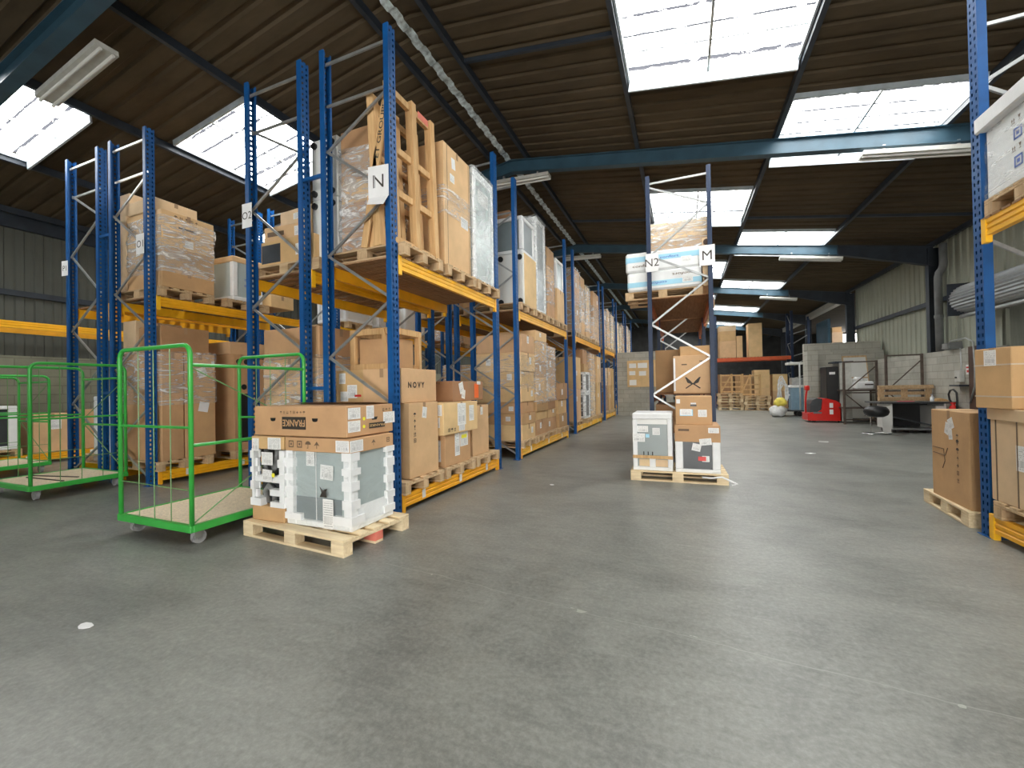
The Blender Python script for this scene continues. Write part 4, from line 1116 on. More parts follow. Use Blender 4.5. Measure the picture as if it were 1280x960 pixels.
# ---- row O2 (faces the other aisle, seen through row N)
XFO = -5.18
W_ = 'floor of first O2 bay'
stack(W_, 'first', 3.86, 4.62, XFO, [(.52,'card'),(.46,'card'),(.46,'card_l'),(.40,'card')], front='-x', film=(.1,.8,'film'), pal='lite', seed=60)
stack(W_, 'second', 4.72, 5.46, XFO, [(.62,'card_d'),(.50,'card'),(.44,'card_d'),(.30,'card')], front='-x', film=(.1,1,'film'), pal='lite', seed=61)
stack(W_, 'third', 5.58, 6.3, XFO, [(.5,'card'),(.42,'card_p')], front='-x', pal='lite', seed=62)
W_ = 'shelf of first O2 bay'
pal_at(-4.66, 4.2, ZS, 'wooden pallet at the end of the first O2 shelf', 'lite')
S_ = (.94, .62, .33)
c = carton(*S_, (-4.66, 4.16, ZP), 'carton with a dark film window at the end of the O2 shelf', None, 0, 'card')
patch(c, '-y', S_, .2, .5, .34, .24, 'charcoal', 'dark_window'); patch(c, '-y', S_, .72, .5, .10, .14, 'paper')
S_ = (.80, .60, .20)
c = carton(*S_, (-4.72, 4.2, ZP+.332), 'flat carton with two labels, middle of three on the O2 shelf', None, .06, 'card_l')
patch(c, '-y', S_, .25, .5, .28, .06, 'ink_soft', 'printed_band'); patch(c, '-y', S_, .72, .5, .12, .12, 'paper')
S_ = (.62, .5, .22)
c = carton(*S_, (-4.62, 4.22, ZP+.534), 'pale carton topmost at the end of the O2 shelf', None, -.08, 'card_p'); patch(c, '-y', S_, .65, .55, .26, .08, 'paper_b')
stack(W_, 'second', 4.75, 5.45, XFO, [(.6,'card_l'),(.4,'card')], z=ZS, front='-x', pal='lite', seed=63)
stack(W_, 'third', 5.6, 6.3, XFO, [(.5,'card'),(.3,'card_p')], z=ZS, front='-x', pal='lite', seed=64)
for bi, nm in ((1,'second'),(2,'third')):
    a, b = runs[bi]; n = 4; w = (b-a-.2)/n
    for k in range(n):
        pos = ('first','second','third','fourth')[k]; rr = random.Random(bi*31+k)
        y0 = a+.1+k*w+.04; y1 = a+.1+(k+1)*w-.04
        mm = rr.choice(('card','card_l','card_p'))
        if (bi, k) in ((1,0),): 
            pal_at(-4.6, (y0+y1)/2, .2, 'wooden pallet under the wrapped white cabinets, second O2 bay', 'lite')
            foam_unit('white cabinet in film, floor of second O2 bay', .9, w-.1, 1.1, (-4.68, (y0+y1)/2, .3445), 'white_app')
        else: stack('floor of %s O2 bay' % nm, pos, y0, y1, XFO, [(.7,mm),(rr.uniform(.4,.9),'card')], front='-x', pal='lite', film=(0,1,'film') if k % 2 else None, seed=70+bi*4+k)
        stack('shelf of %s O2 bay' % nm, pos, y0, y1, XFO, [(rr.uniform(.4,.7),mm),(rr.uniform(.3,.6),'card')], z=ZS, front='-x', pal='lite', seed=80+bi*4+k)

# ---- row O1 (faces row O2)
XF1 = -7.27
W_ = 'floor of first O1 bay'
pal_at(-7.86, 4.16, .2, 'wooden pallet under the strapped carton block, first O1 bay')
for i, (yc_, wy) in enumerate(((3.96,.30),(4.36,.46))):
    S_ = (.98, wy, 1.66)
    c = carton(*S_, (-7.78, yc_+.02, .3445), ('slim' if i == 0 else 'wide') + ' tall carton wrapped beside the first O1 upright', 'tall cartons on the O1 floor', 0, 'card')
    if i: patch(c, '+x', S_, .55, .82, .14, .16, 'white_paper', 'shipping_label', .3); patch(c, '+x', S_, .6, .48, .15, .16, 'white_paper', 'shipping_label', -.2); patch(c, '+x', S_, .93, .9, .05, .12, 'paper')
stretch_film(-8.29, 3.80, 1.2, -7.265, 4.63, 2.02, 'torn stretch film round the top of the tall O1 cartons', 'film', False, .012, 21)
S_ = (.30,.62,2.3)
carton(.34, .66, .52, (-8.12, 4.16, 2.012), 'pale carton on top of the tall O1 cartons', None, 0, 'card_p')
carton(.56, .7, .40, (-7.62, 4.2, 2.012), 'dark carton on top of the tall O1 cartons', None, 0, 'card_d')
pal_at(-7.86, 5.32, .2, 'wooden pallet under the cartons with round holes, first O1 bay')
for i, (yc_, wy, h_) in enumerate(((5.08,.30,1.70),(5.52,.46,1.62))):
    S_ = (.98, wy, h_)
    c = carton(*S_, (-7.78, yc_, .3445), 'tall carton, %s of the pair with round black holes' % ('slimmer' if i == 0 else 'wider'), 'tall cartons on the O1 floor', 0, 'card')
    for q in range(2): m = MB().cyl((0,0,0), (.003,0,0), .05, 14).build('hand_hole', MT['black'], c); m.location = (.49, -.06+.14*q if i == 0 else -.12+.24*q, h_-.13)
    if i == 0:
        m = MB().box((0,-.09,0), (.003,.09,.86), 0, .0).build('dark_window', MT['black'], c); m.location = (.49, .04, .14)
        m = MB().cyl((0,0,0), (.003,0,0), .05, 14).build('hand_hole', MT['black'], c); m.location = (.49, .03, 1.12)
carton(.9, .8, .22, (-7.8, 5.3, 2.046), 'flat tan carton across the pair with round holes', None, 0, 'card_l')
stack(W_, 'third', 5.86, 6.34, XF1, [(.9,'card_p'),(.8,'card_l')], pal='lite', seed=90)
W_ = 'shelf of first O1 bay'
pal_at(-7.86, 4.2, ZS, 'wooden pallet under the big wrapped load, first O1 shelf')
z = ZP
for i, (h, m) in enumerate(((.30,'card'),(.32,'card_d'),(.22,'card'),(.34,'card_l'))):
    S_ = (.90, .76, h-.003)
    c = carton(*S_, (-7.70, 4.21, z), '%s brown carton in the big wrapped load, first O1 shelf' % ORD[i], 'wrapped cartons on the first O1 shelf', 0, m)
    if i == 3: patch(c, '+x', S_, .5, .35, .30, .03, 'ink', 'printed_line'); icons(c, '+x', S_, .45, .8, ('u','a','g','s','k'), .05, 'ink_soft')
    if i == 2: patch(c, '+x', S_, .5, .5, .12, .12, 'paper')
    z += h
stretch_film(-8.16, 3.825, ZP+.22, -7.235, 4.60, z-.1, 'shiny stretch film round the big load on the first O1 shelf', 'film_h', False, .016, 22)
carton(.30, .74, 1.22, (-8.34, 4.2, ZP), 'white-sided tall carton behind the big wrapped load', None, 0, 'card_p')
carton(.34, .70, .36, (-8.30, 4.2, ZP+1.224), 'pale carton on top of the white-sided tall carton', None, 0, 'card_p')
carton(.66, .62, .20, (-7.74, 4.12, z+.0), 'long pale carton on top of the big wrapped load', None, 0, 'card_p')
pal_at(-7.86, 5.2, ZS, 'wooden pallet under the white fridge, first O1 shelf', 'lite')
t = foam_unit('white fridge with a cardboard cap on the first O1 shelf', .70, .56, .78, (-7.62, 5.2, ZP), 'grey_app', cap='card_l', top=.10)
icons(t, '+x', (.71,.56,.78), .5, .5, ('a','g','u'), .04, 'blue_ink'); icons(t, '+x', (.71,.56,.78), .5, .36, ('s','h','k'), .04, 'blue_ink')
S_ = (.95, .7, .24)
carton(.9, .5, .24, (-7.72, 5.9, ZP), 'flat carton beside the white fridge, first O1 shelf', None, 0, 'card_l')
for bi, nm in ((1,'second'),(2,'third')):
    a, b = runs[bi]; n = 3; w = (b-a-.2)/n
    for k in range(n):
        pos = ('first','second','third')[k]; rr = random.Random(bi*37+k)
        y0 = a+.1+k*w+.06; y1 = a+.1+(k+1)*w-.06
        if bi == 1: stack('floor of %s O1 bay' % nm, pos, y0, y1, XF1, [(.9,'card'),(rr.uniform(.5,.8),'card_l')], pal='lite', seed=100+bi*3+k)
        if bi == 1:
            pal_at(-7.86, (y0+y1)/2, ZS, 'wooden pallet under the %s white cabinet on the second O1 shelf' % pos, 'lite')
            foam_unit('white cabinet, %s along the second O1 shelf' % pos, .9, y1-y0-.1, (.9,.7,.95)[k], (-7.74, (y0+y1)/2, ZP), 'white_app', group='white cabinets on the second O1 shelf')
        else: stack('shelf of %s O1 bay' % nm, pos, y0, y1, XF1, [(rr.uniform(.5,.7),'card_p'),(rr.uniform(.3,.6),'card')], z=ZS, pal='lite', film=(0,1,'film_h') if k == 0 else None, seed=110+bi*3+k)
# ---- behind the O1 row and along the wall
pal_at(-9.15, 4.3, .2, 'wooden pallet under the narrow white appliance behind the trolleys', 'lite')
foam_unit('narrow white appliance on a pallet behind the green trolleys', .55, .6, 1.0, (-9.2, 4.25, .3445), 'grey_app')
stack('floor behind the O1 row', 'second', 4.9, 5.7, -9.6, [(.6,'card'),(.5,'card_d')], front='-x', pal='lite', seed=120)
pal_at(-12.55, 3.55, .2, 'wooden pallet under the dark-windowed appliance by the wall', 'lite', L=1.0)
t = foam_unit('white appliance with a dark window against the grey wall', .7, .74, .84, (-12.4, 3.52, .3445), 'charcoal', posts=.12, top=.06)
c = carton(.7, .56, .80, (-12.45, 4.40, .2), 'brown carton with white papers beside the wall appliance', None, 0, 'card_l'); patch(c, '+x', (.7,.56,.80), .55, .72, .2, .2, 'paper'); patch(c, '-y', (.7,.56,.80), .7, .86, .2, .1, 'paper')
carton(.7, .6, .85, (-12.45, 5.15, .2), 'brown carton farther along the wall rack floor beam', None, 0, 'card')

# ---- navy rack N2 / M
ZM = 2.8585
pal_at(-.29, 8.0, ZM, 'wooden pallet under the blue and white bales, navy rack', L=1.25)
def bale(label, x0, x1, y0, y1, z, h, txt, rot=0.0, flip=False):
    t = thing('insulation_pack', label, 'pack', ((x0+x1)/2, (y0+y1)/2, z), rot, 'blue and white packs on the navy rack')
    w, d = x1-x0, y1-y0
    MB().box((-w/2,-d/2,0), (w/2,d/2,h), 0, .03).build('body', MT['foam'], t)
    b = MB(); b.box((-w/2-.003,-d/2-.003,h*(.16 if flip else .45)), (w/2+.003,d/2+.003,h*(.52 if flip else .82)), 0, .02); b.build('blue_band', MT['blue_band'], t)
    sp = PI if flip else 0.0; lettering(t, '-y', (w,d,h), .76 if flip else .24, .70 if flip else .30, txt, .045, 'ink_soft', sp, lift=.004, width=.34); lettering(t, '-y', (w,d,h), .42 if flip else .60, .34 if flip else .62, txt, .04, 'blue_ink', sp, lift=.006, width=.30)
    patch(t, '-y', (w,d,h), .82, .4, .16, .1, 'paper', lift=.004)
    return t
bale('lower blue and white pack overhanging the navy rack', -.87, .32, 7.56, 8.4, ZM+.1445, .33, 'confort', flip=True)
bale('upper blue and white pack overhanging the navy rack', -.90, .30, 7.56, 8.4, ZM+.4775, .34, 'confort', .015)
z = ZM+.822
for i, (h, m) in enumerate(((.20,'card_d'),(.17,'card_l'),(.13,'card_p'))):
    carton(.96, .7, h-.003, (-.02, 8.05, z), '%s wrapped carton above the blue and white packs' % ('lowest','middle','topmost')[i], 'cartons above the packs', (.0,.0,.03)[i], m); z += h
stretch_film(-.52, 7.66, ZM+.82, .48, 8.42, z+.005, 'clear film over the cartons above the blue and white packs', 'film_h', False, .012, 31)
t = thing('packed_sheet', 'pale panel with brown end caps beside the blue and white packs', 'panel', (.40, 8.0, ZM+.1445))
MB().box((-.06,-.38,0), (.06,.38,.8), 0, .006).build('panel', MT['card_p'], t)
for z_ in (.12,.4,.72): MB().cyl((0,-.41,z_), (0,-.38,z_), .045, 14).build('end_cap', MT['brown_door'], t)
for k, y in enumerate((9.4, 10.75, 11.9)):
    pal_at(0.0, y, ZM, 'wooden pallet %s along the navy rack shelf' % ('second','third','fourth')[k], 'lite')
    carton(.9, .7, .5, (0.0, y, ZM+.1445), 'carton on the %s pallet of the navy rack shelf' % ('second','third','fourth')[k], 'cartons deep in the navy rack', 0, 'card')
S_ = (.62, .5, .64)
c = carton(*S_, (.16, 7.9, 1.2185), 'carton with a crossed black emblem inside the navy rack', None, 0, 'card_l')
mb = MB()
LEAF = ((-.123,.098),(-.098,.098),(-.038,.038),(.004,-.013),(-.02,-.026),(-.038,-.013),(-.085,.004),(-.115,.081))
HANDLE = ((-.012,-.012),(.004,.0),(.118,-.084),(.108,-.098))
for q in (1,-1):
    for sh in (LEAF, HANDLE): mb.add([(q*x,y,.0003*(q+1)) for x, y in sh], [list(range(len(sh))) if q == 1 else list(reversed(range(len(sh))))])
e = mb.build('crossed_emblem', MT['ink'], c); e.matrix_local = face_matrix('-y', S_, .49, .27, .003)
patch(c, '-y', S_, .28, .76, .085, .02, 'ink_soft', 'printed_mark'); patch(c, '-y', S_, .70, .84, .05, .015, 'ink_soft', 'printed_mark'); patch(c, '-y', S_, .03, .5, .03, .56, 'white_paper', 'edge_strip'); patch(c, '-y', S_, .97, .5, .03, .56, 'white_paper', 'edge_strip')
c = carton(.5, .5, .16, (.2, 8.0, 1.8605), 'flat carton lying on the emblem carton', None, .05, 'card')
carton(.50, .8, .82, (-.26+.02, 9.0, 1.2185), 'big plain brown carton deep in the navy rack', None, 0, 'card_d')
carton(.7, .9, .46, (-.1, 8.2, .5685), 'long dark carton on the low board of the navy rack', None, 0, 'card_d')
carton(.8, .9, .5, (-.02, 11.0, 1.2185), 'plain carton in the second navy bay', None, 0, 'card')

# ---- corner rack at the aisle
pal_at(3.02, 4.45, 2.7485, 'grey wooden pallet under the white foam crate, corner rack')
t = thing('foam_crate', 'large white foam crate with blue symbols high on the corner rack', 'crate', (2.98, 4.42, 2.893))
S_ = (1.06, .90, .78)
MB().box((-.53,-.45,0), (.53,.45,.60), 0, .02).build('body', MT['foam'], t)
MB().box((-.58,-.50,.60), (.58,.50,.74), 0, .012).build('lid', MT['foam'], t)
for v in (.22, .5): 
    icons(t, '-x', S_, .50, v, ('s','c'), .10, 'blue_ink'); icons(t, '-x', S_, .44, v+.14, ('a','g','k'), .045, 'ink_soft')
stretch_film(2.44, 3.96, 2.90, 3.52, 4.88, 3.48, 'clear film round the white foam crate, corner rack', 'film_l', False, .008, 41)
S_ = (.95, .40, .85)
pal_at(3.0, 4.4, .2, 'wooden pallet under the strapped wooden case, corner rack')
t = thing('strapped_case', 'large pale strapped case on the yellow floor beam, corner rack', 'case', (2.95, 4.42, .3445))
S_ = (1.06, .86, .76)
MB().box((-.53,-.43,0), (.53,.43,.76), 0, .006).build('body', MT['card_p'], t)
for y in (-.34, .12, .36): MB().box((-.533,y-.006,0), (.533,y+.006,.763)).build('strap', MT['ink_soft'], t)
MB().box((-.545,-.44,.68), (.545,.44,.775), 0, .004).build('rim', MT['card_p'], t)
patch(t, '-x', S_, .42, .52, .13, .2, 'paper')
S_ = (.5, .36, .50)
c = carton(*S_, (2.62, 4.74, 1.121), 'carton with two white bands on the strapped case', None, .12, 'card'); patch(c, '-x', S_, .45, .84, .12, .13, 'paper')
for z_ in (.10,.36): MB().box((-.252,-.182,z_-.006), (.252,.182,z_+.006)).build('white_band', MT['tape_w'], c)
carton(.9, .42, 1.0, (2.92, 3.72, .3445), 'tall pale carton beside the strapped case, corner rack', None, 0, 'card_p')
pallet((2.78, 5.62, 0), 'fresh pale pallet under the tall printed carton by the corner rack', PI/2-.09, 'full', None, 'pallet_n', .66, 1.0)
S_ = (.30, .74, .91)
c = carton(*S_, (2.62, 5.56, .1445), 'tall carton with symbols standing on the pallet by the corner rack', None, -.06, 'card')
icons(c, '-x', S_, .72, .50, ('u','u','g','k','h','s','a'), .045, 'ink_soft', True, gap=1.6); icons(c, '-x', S_, .72, .63, ('u','u'), .055, 'ink', True)
patch(c, '-x', S_, .56, .86, .10, .11, 'paper', spin=.4); patch(c, '-x', S_, .46, .80, .08, .12, 'paper', spin=-.3); patch(c, '-x', S_, .55, .74, .07, .1, 'paper', spin=.1)
m = MB(); m.path([(-.28,0,0),(-.05,.0,0),(-.03,-.12,0),(-.08,-.2,0)], .005, 5); m.path([(-.28,-.06,0),(-.02,-.06,0),(.03,.02,0)], .005, 5)
m = m.build('pen_arrow', MT['ink_soft'], c); m.matrix_local = face_matrix('-x', S_, .42, .56, .0)
# ------------------------------------------------------------------ front pallet load
pallet((-3.22, 3.07, 0), 'fresh pallet on the floor under the two packed dishwashers', -.075, 'full', None, 'pallet_n', .80, 1.34)
p = LABELS['fresh pallet on the floor under the two packed dishwashers']
b = [c for c in p.children if c.name.startswith('block')]
for c in b:
    if c.location.x > .5 and abs(c.location.y) < .1: 
        me = c.data.copy(); me.materials[0] = MT['pink']; c.data = me; c['label'] = 'pink painted block'

def notched_post(w, d, h, sx, sy, r, inner):
    """foam corner post: L-shaped column built of stepped cushions, outer corner at (sx*w/2, sy*d/2)"""
    mb = MB()
    def ell(lx, ly, t, z0, z1, out):
        pts = [(-out,-out),(lx,-out),(lx,t),(t,t),(t,ly),(-out,ly)]
        mb.prism([(sx*(w/2-u), sy*(d/2-v), z0) for u, v in pts], (0,0,z1-z0))
    z = 0.0; k = 0
    while z < h-.015:
        hh = min(r.uniform(.05,.085), h-z)
        if k % 2 == 0:
            q = r.uniform(.03,.055) + (.06 if z < .12 else 0)
            ell(inner+(q if z < .12 else .012), inner+q*.8-.02, .055, z, z+hh, .010)
        else: ell(inner, inner*.9, .05, z, z+hh, 0.0)
        z += hh; k += 1
    return mb
def dishwasher(label, w, d, h, loc, rot, panel, seed):
    r = random.Random(seed)
    t = thing('packed_dishwasher', label, 'appliance', loc, rot)
    MB().box((-w/2+.03,-d/2+.035,.03), (w/2-.03,d/2-.03,h-.02), 0, .006).build('body', MT[panel], t)
    for sx in (-1,1):
        for sy in (-1,1):
            o = notched_post(w, d, h-.17, sx, sy, r, .085).build('foam_post', MT['foam'], t); o.location = (0,0,.05)
    MB().box((-w/2,-d/2,0), (w/2,d/2,.055), 0, .01).build('foam_base', MT['foam'], t)
    S = (w+.006, d+.006, h)
    m = MB(); m.box((-w/2-.004,-d/2-.004,h-.125), (w/2+.004,d/2+.004,h), 0, .006); m.build('cardboard_cap', MT['card'], t)
    return t, S
t, S_ = dishwasher('packed dishwasher in grey film and stepped foam corners, facing the aisle', .775, .56, .80, (-3.04, 3.075, .1445), 0.0, 'grey_app', 3)
icons(t, '-y', S_, .30, .925, ('s','s','u','k'), .07, 'ink_soft'); icons(t, '+x', S_, .5, .93, ('k',), .06, 'ink_soft'); icons(t, '+x', S_, .86, .93, ('s',), .05, 'ink_soft')
patch(t, '-y', S_, .88, .92, .15, .10, 'paper_b'); patch(t, '+x', S_, .12, .92, .16, .10, 'paper_b')
patch(t, '-y', S_, .36, .76, .10, .13, 'paper', lift=-.028); patch(t, '-y', S_, .62, .62, .15, .13, 'paper', spin=-.05, lift=-.02)
patch(t, '-y', S_, .66, .17, .12, .26, 'paper_b', lift=.0)
m = MB().box((-.29,-.003,0), (.25,0,.20)).build('lower_panel', MT['slate'], t); m.location = (0, -.25, .06)
m = MB().box((-.003,-.003,0), (.003,.003,.70)).build('film_seam', MT['foam'], t); m.location = (-.04, -.258, .02)
m = MB().prism([(-.04,0,0),(.04,0,0),(.03,0,.05),(.05,0,.08),(0,0,.06),(-.04,0,.09),(-.02,0,.04)], (0,-.002,0)).build('warning_mark', MT['ink'], t); m.location = (.07, -.284, .28)
m = MB(); m.prism([(.36,-.24,.06),(.385,-.24,.06),(.36,-.24,.20)], (0,.46,0)); m.build('film_fold', MT['foam'], t)  # white wedge modelling the diagonal fold of the film
stretch_film(-3.425, 2.797, .15, -2.655, 3.352, .80, 'grey shrink film over the dishwasher facing the aisle', 'film_c', False, .006, 51)
# back side of the second machine: hoses and pipes in a dark recess
t = thing('packed_dishwasher', 'packed dishwasher seen from behind with bare hoses, on the front pallet', 'appliance', (-3.655, 3.06, .1445), 0.0)
w, d, h = .43, .56, .80; S_ = (w, d, h); r = random.Random(5)
MB().box((-w/2+.02,-d/2+.09,.10), (w/2-.02,d/2-.02,h-.12), 0, .006).build('body', MT['charcoal'], t)
for sx in (-1,1):
    for sy in (-1,1):
        o = notched_post(w, d, h-.26, sx, sy, r, .025 if sx < 0 else .06).build('foam_post', MT['foam'], t); o.location = (0,0,.14)
MB().box((-w/2,-d/2,0), (w/2,d/2,.14), 0, .008).build('cardboard_base', MT['card'], t)
MB().box((-w/2,-d/2,h-.12), (w/2,d/2,h), 0, .006).build('cardboard_cap', MT['card'], t)
MB().box((-w/2+.02,-d/2+.01,.36), (w/2-.02,-d/2+.09,.42), 0, .012).build('foam_shelf', MT['foam'], t)
MB().path([(-.12,-.2,.66),(-.05,-.22,.62),(-.1,-.22,.5),(-.02,-.23,.44),(.05,-.22,.5),(.02,-.21,.62)], .022, 10).build('hose', MT['pipe'], t, True)
MB().path([(-.08,-.2,.16),(-.1,-.22,.27),(-.03,-.24,.33),(.03,-.22,.26),(.0,-.2,.17)], .03, 10).build('hose', MT['galv'], t, True)
MB().path([(.12,-.2,.16),(.1,-.22,.28),(.15,-.22,.34)], .025, 10).build('hose', MT['galv'], t, True)
MB().path([(.0,-.2,.42),(.02,-.22,.55),(.07,-.22,.66)], .03, 10).build('drain_pipe', MT['pipe'], t, True)
m = MB().box((-.2,-.004,0), (.2,0,.06)).build('dark_grille', MT['black'], t); m.location = (0,-.2,.6)
patch(t, '-y', S_, .14, .90, .09, .12, 'paper'); patch(t, '-y', S_, .72, .92, .17, .11, 'paper_b'); patch(t, '-y', S_, .50, .74, .15, .12, 'paper', lift=.002); patch(t, '-y', S_, .50, .54, .13, .11, 'paper', lift=.002, spin=-.05)
m = MB().cyl((0,0,0), (0,-.003,0), .022, 8).build('yellow_sticker', MT['yellow_st'], t); m.location = (.085, -.285, .44)
m = MB().cyl((0,0,0), (0,-.003,0), .03, 14).build('round_stamp', MT['ink'], t); m.location = (.15, -.285, .27)
# big printed carton across both
S_ = (1.155, .62, .275)
c = carton(*S_, (-3.28, 3.115, .953), 'long carton with an upside-down black and white logo on the packed dishwashers', None, 0, 'card', True)
def logo(face, u, v, w_, h_, thh):
    p = patch(c, face, S_, u, v, w_, h_, 'ink', 'black_logo_panel', lift=.001)
    for q in (-.5, 0, .5): 
        if q == 0 or True:
            pass
    m = MB()
    m.box((-w_/2,-.003,-h_*.27), (w_/2,-.001,-h_*.22)); m.box((-w_/2,-.003,h_*.22), (w_/2,-.001,h_*.27))
    for q in (-.17,.17): m.box((w_*q-.002,-.003,-h_/2), (w_*q+.002,-.001,-h_*.24)); m.box((w_*q-.002,-.003,h_*.24), (w_*q+.002,-.001,h_/2))
    o = m.build('logo_lines', MT['card'], c)
    M = face_matrix(face, S_, u, v, .0005) @ Matrix(((1,0,0,0),(0,0,1,0),(0,-1,0,0),(0,0,0,1)))
    o.matrix_local = M
    lettering(c, face, S_, u, v, 'FRANKE', thh, 'card', PI, .02, w_*.94, .0045)
logo('-y', .455, .44, .30, .115, .062); logo('+x', .62, .30, .22, .05, .022)
for u in (.22, .68):
    m = MB().prism([(-.035,0,.012),(.035,0,.012),(.03,0,-.012),(.012,0,-.02),(-.012,0,-.02),(-.03,0,-.012)], (0,-.002,0)).build('hand_hole', MT['black'], c); m.location = (S_[0]*(u-.5), -S_[1]/2, .155)
m = MB().prism([(0,-.045,.012),(0,.045,.012),(0,.03,-.015),(0,-.03,-.015)], (.002,0,0)).build('hand_hole', MT['black'], c); m.location = (S_[0]/2, .04, .15)
icons(c, '-y', S_, .44, .80, ('u','a','c','g','s','h','k','u'), .028, 'ink_soft'); icons(c, '+x', S_, .84, .80, ('s','u','g'), .03, 'ink_soft')
for u, v, a, b_ in ((.14,.76,.15,.10),(.14,.34,.15,.10),(.47,.76,.10,.12),(.90,.52,.17,.11)): patch(c, '+x', S_, u, v, a, b_, 'paper' if u != .47 else 'paper_b', lift=.001)
for v in (.56,.30):
    m = MB().cyl((0,0,0), (.003,0,0), .016, 14).build('yellow_dot', MT['yellow_st'], c); m.location = (S_[0]/2, -.10, S_[2]*v)
MB().add([(-.57,.305,.276),(.57,.305,.276),(.55,.06,.300),(-.55,.06,.296)], [(0,1,2,3),(3,2,1,0)]).build('raised_flap', MT['card_l'], c)

# ------------------------------------------------------------------ green roll trolleys
def loop_pts(w, z0, z1, r=.09, n=6):
    pts = [(-w/2, z0), (-w/2, z1-r)]
    for i in range(1, n+1):
        a = PI - (PI/2)*i/n; pts.append((-w/2+r+r*math.cos(a), z1-r+r*math.sin(a)))
    pts.append((w/2-r, z1))
    for i in range(1, n+1):
        a = PI/2 - (PI/2)*i/n; pts.append((w/2-r+r*math.cos(a), z1-r+r*math.sin(a)))
    pts.append((w/2, z0))
    return pts
def trolley(label, loc, rot, w=1.10, d=1.20, H=1.80, open_side=-1):
    """w = width of the end loops (local x), d = length (local y); rails only on the +x side and wires on the near loop"""
    t = thing('roll_trolley', label, 'trolley', loc, rot, 'green roll trolleys')
    z0 = .19; rr = .02
    m = MB()
    for y in (-d/2, d/2): m.box((-w/2-.02,y-.025,.13), (w/2+.02,y+.025,.195), 0, .006)
    for x in (-w/2, w/2): m.box((x-.025,-d/2,.13), (x+.025,d/2,.195), 0, .006)
    m.build('base_frame', MT['green'], t)
    MB().box((-w/2+.026,-d/2+.026,.17), (w/2-.026,d/2-.026,.19)).build('chipboard_deck', MT['chip'], t)
    for k, y in enumerate((-d/2, d/2)):
        L = MB().path([(x, y, z) for x, z in loop_pts(w, .16, H)], rr, 10).build('end_loop', MT['green'], t, True)
        MB().cyl((-w/2,y,1.06), (w/2,y,1.06), .013, 8).build('cross_tube', MT['green'], t)
        wm = MB()
        for q in (.28, .5, .73): wm.cyl((-w/2+w*q,y,.19), (-w/2+w*q,y,H-.02), .0045, 6)
        wm.cyl((-w/2,y,.52), (w/2,y,.50), .0045, 6)
        wm.build('wire_grid', MT['green_d'], t)
    for z in (1.62, .90):
        MB().cyl((w/2,-d/2,z), (w/2,d/2,z), .016, 8).build('side_rail', MT['green'], t)
    MB().cyl((w/2,-d/2,1.60), (w/2,d/2,.98), .006, 6).build('tie_wire', MT['green_d'], t)
    MB().cyl((w/2,-d/2,.20), (w/2,d/2,.92), .006, 6).build('tie_wire', MT['green_d'], t)
    for x in (-w/2+.08, w/2-.08):
        for y in (-d/2+.08, d/2-.08):
            a = .6 if x > 0 else -.5
            f = MB(); f.box((x-.05,y-.05,.118), (x+.05,y+.05,.13)); f.box((x-.03,y-.03,.06), (x-.024,y+.03,.118)); f.box((x+.024,y-.03,.06), (x+.03,y+.03,.118))
            c = f.build('caster', MT['galv'], t)
            MB().cyl((x-.021,y+.02,.058), (x+.021,y+.02,.058), .058, 18).build('wheel', MT['rubber'], c)
            MB().cyl((x-.023,y+.02,.058), (x+.023,y+.02,.058), .03, 12).build('hub', MT['galv'], c)
    return t
trolley('green roll trolley nearest, with its empty chipboard deck, beside the front pallet', (-4.60, 2.95, 0), 0)
trolley('green roll trolley beyond the nearest one, against the O1 rack end', (-8.44, 3.14, 0), PI/2, 1.0, 1.2)
t3 = trolley('green roll trolley farthest, in the gap before the wall rack', (-11.15, 3.3, 0), PI/2, 1.0, 1.15, 1.72)
for i, (x, y, a) in enumerate(((-8.5, 3.1, .2), (-8.35, 2.95, .05))):
    o = MB().bar((-.45,0,0), (.45,0,0), .02, .012).build('metal_rod', MT['rust']); o.location = (x, y, .197); o.rotation_euler = (0,0,a)
    tag(o, ('longer angled' if i == 0 else 'straighter') + ' thin dark rod lying on a green trolley deck', 'rod')

# ------------------------------------------------------------------ middle pallet at the end of the navy rack
pallet((-.10, 6.66, 0), 'pallet on the floor carrying the white-framed machine, before the navy rack', .02, 'full', None, 'pallet_n', .80, 1.27)
t = thing('packed_dishwasher', 'white-framed grey machine with a wooden strip, on the middle pallet', 'appliance', (-.425, 6.60, .1445))
w, d, h = .54, .62, .82; S_ = (w, d, h)
MB().box((-w/2+.03,-d/2+.03,.03), (w/2-.03,d/2-.03,h-.03), 0, .008).build('body', MT['fridge_grey'], t)
for sx in (-1,1):
    for sy in (-1,1):
        x0, x1 = (-w/2,-w/2+.065) if sx < 0 else (w/2-.065,w/2); y0, y1 = (-d/2,-d/2+.08) if sy < 0 else (d/2-.08,d/2)
        MB().box((x0,y0,.05), (x1,y1,h-.09), 0, .008).build('foam_post', MT['foam'], t)
MB().box((-w/2,-d/2,h-.09), (w/2,d/2,h), 0, .012).build('foam_cap', MT['foam'], t)
MB().box((-w/2,-d/2,0), (w/2,d/2,.05), 0, .008).build('foam_base', MT['foam'], t)
m = MB().box((-.21,-.004,0), (.21,0,.07)).build('control_panel', MT['white_app'], t); m.location = (0,-.281,.66)
MB().box((-w/2-.004,-d/2-.012,.17), (w/2+.004,-d/2,.215), 0, .003).build('wooden_strip', MT['crate'], t)
for x in (-.095, .12): 
    m = MB().box((-.09,-.004,0), (.09,0,.10)).build('lower_panel', MT['card_p'], t); m.location = (x+ (.0),-.281,.055)
MB().box((-.04,-d/2,.05), (.04,-d/2+.04,.17)).build('foam_foot', MT['foam'], t)
